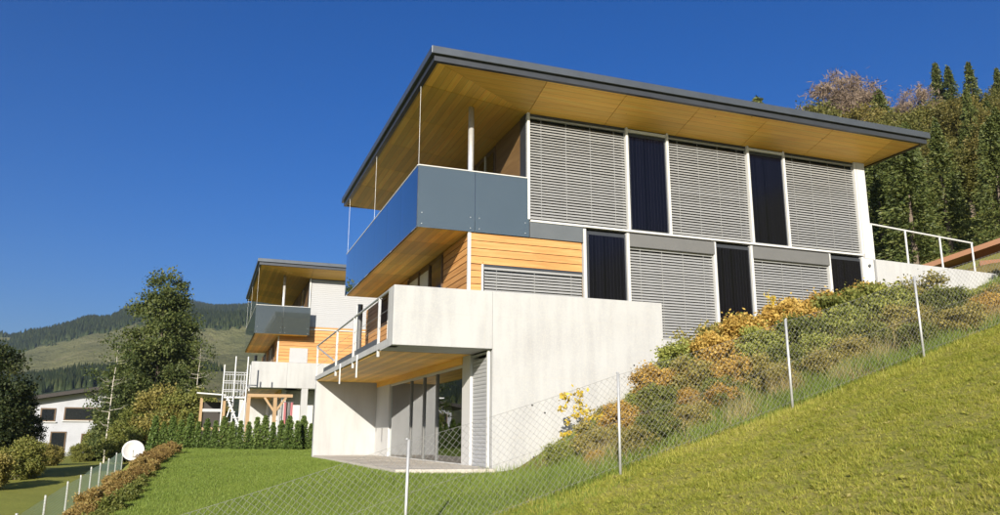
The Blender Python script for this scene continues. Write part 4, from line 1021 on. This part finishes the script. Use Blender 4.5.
# ------------------------------------------------------------------ building site beside the second house
bx, by = pol(87.6, 39.5); bz = float(H(bx, by))
def R2(az, r, z): x, y = pol(az, r); return Vector((x - bx, y - by, z - bz))
sc_ = thing('scaffold_stair', 'metal scaffold stair and railing at the left end of the second house', 'scaffold', (bx, by, bz))
for a_ in (88.9, 88.2, 87.4):
    for r_ in (39.0, 40.5): MB().tube(R2(a_, r_, bz), R2(a_, r_, 4.3 if a_ < 88.5 else 3.9), 0.035, 8).build('standard', 'galvanised', sc_)
for z in (2.75, 3.15, 3.55):
    for r_ in (39.0, 40.5): MB().tube(R2(88.9, r_, z), R2(87.4, r_, z), 0.025, 8).build('ledger', 'galvanised', sc_)
MB().bar(R2(88.9, 39.7, 2.42), R2(87.4, 39.7, 2.42), 1.3, 0.08).build('deck', 'galvanised', sc_)
for a_, b_ in ((88.9, 88.2), (88.2, 87.4)):
    MB().tube(R2(a_, 39.0, 0.5), R2(b_, 39.0, 2.4), 0.022, 6).build('brace', 'galvanised', sc_)
    MB().tube(R2(a_, 39.0, 1.3), R2(b_, 39.0, 1.3), 0.022, 6).build('ledger', 'galvanised', sc_)
for k in range(9): MB().tube(R2(88.9 - 1.5 * k / 8, 39.0, 2.45), R2(88.9 - 1.5 * k / 8, 39.0, 3.5), 0.014, 5).build('baluster', 'galvanised', sc_)
MB().bar(R2(88.6, 38.8, 2.4), R2(87.2, 38.8, 0.3), 0.10, 0.08).build('stair_stringer', 'galvanised', sc_)
for k in range(8):
    u = (k + 0.5) / 8; MB().bar(R2(88.6 - 1.4 * u, 38.7, 2.4 - 2.1 * u), R2(88.6 - 1.4 * u, 39.3, 2.4 - 2.1 * u), 0.2, 0.04).build('tread', 'galvanised', sc_)
pg = thing('timber_frame', 'raw timber post frame under the second house terrace', 'frame', (bx, by, bz))
for a_, r_, z in ((85.45, 38.6, 2.42), (87.2, 38.6, 2.42)): MB().bar(R2(a_, r_, 0.1), R2(a_, r_, z), 0.16, 0.16).build('post', 'timber_new', pg)
MB().bar(R2(87.3, 38.6, 2.5), R2(84.3, 38.6, 2.5), 0.12, 0.14).build('beam', 'timber_new', pg)
for s_ in (-0.9, 0.9): MB().bar(R2(85.45, 38.6, 1.75), R2(85.45 + s_ * 0.8, 38.6, 2.42), 0.1, 0.1).build('brace', 'timber_new', pg)
sh = thing('open_shed', 'open timber shed with grey roof left of the second house', 'shed', (bx, by, bz))
for a_ in (90.2, 88.75):
    for r_ in (42, 44.5): MB().bar(R2(a_, r_, 0.0), R2(a_, r_, 2.5), 0.13, 0.13).build('post', 'timber_new', sh)
MB().bar(R2(90.2, 42, 1.0), R2(88.75, 42, 1.0), 0.1, 0.16).build('rail', 'timber_new', sh)
MB().bar(R2(90.2, 42, 1.9), R2(88.75, 42, 1.9), 0.1, 0.14).build('rail', 'blind_white', sh)
MB().bar(R2(90.5, 43, 2.7), R2(88.7, 43, 2.62), 3.4, 0.06).build('roof', 'galvanised', sh)
MB().bar(R2(90.1, 44.6, 1.2), R2(88.8, 44.6, 1.2), 0.08, 2.4).build('back_wall', 'roof_dark', sh)
cl = thing('clothes_line', 'red and grey washing hanging under the second house terrace', 'washing', (bx, by, bz))
MB().tube(R2(84.95, 38.2, 2.2), R2(84.2, 38.2, 2.2), 0.012, 5).build('line', 'dark_steel', cl)
for a_, m_ in ((84.85, 'red_cloth'), (84.6, 'cover_metal'), (84.4, 'red_cloth')):
    vs = []
    for i in range(7):
        for j in range(7):
            p = R2(a_ - 0.15 * i / 6, 38.2 + 0.03 * math.sin(i * 1.4 + j * 0.4), 2.2 - 1.0 * j / 6); vs.append(p)
    link('garment', mesh_from(vs, [(i * 7 + j, i * 7 + j + 1, i * 7 + j + 8, i * 7 + j + 7) for i in range(6) for j in range(6)], True), m_, cl)

# ------------------------------------------------------------------ brown hut roof at the right edge
hx, hy = pol(37.6, 30); hz_ = float(H(hx, hy))
ht = thing('hut', 'brown timber hut roof edge beside the guard rail at the right', 'hut', (hx, hy, hz_), R(-50))
MB().bar((-2.6, 0, 6.0 - hz_), (3.4, 0, 7.7 - hz_), 1.6, 0.16).build('roof', 'timber_brown', ht)
MB().box(-0.2, 3.0, -0.6, 0.6, -0.5, 6.3 - hz_).build('wall', 'timber_brown', ht)

# ------------------------------------------------------------------ haze: the valley air
hzm = bpy.data.materials.new('haze'); hzm.use_nodes = True; hzm.node_tree.nodes.clear()
pv = hzm.node_tree.nodes.new('ShaderNodeVolumePrincipled'); pv.inputs['Color'].default_value = (0.62, 0.80, 1.0, 1); pv.inputs['Density'].default_value = 0.00012; pv.inputs['Anisotropy'].default_value = 0.2
ho = hzm.node_tree.nodes.new('ShaderNodeOutputMaterial'); hzm.node_tree.links.new(pv.outputs[0], ho.inputs['Volume'])
MATS['haze'] = hzm
hz = MB().box(-4400, 4400, -4400, 4400, -140, 360).build('haze', 'haze'); tag(hz, 'thin blue valley air', 'haze', kind='stuff')
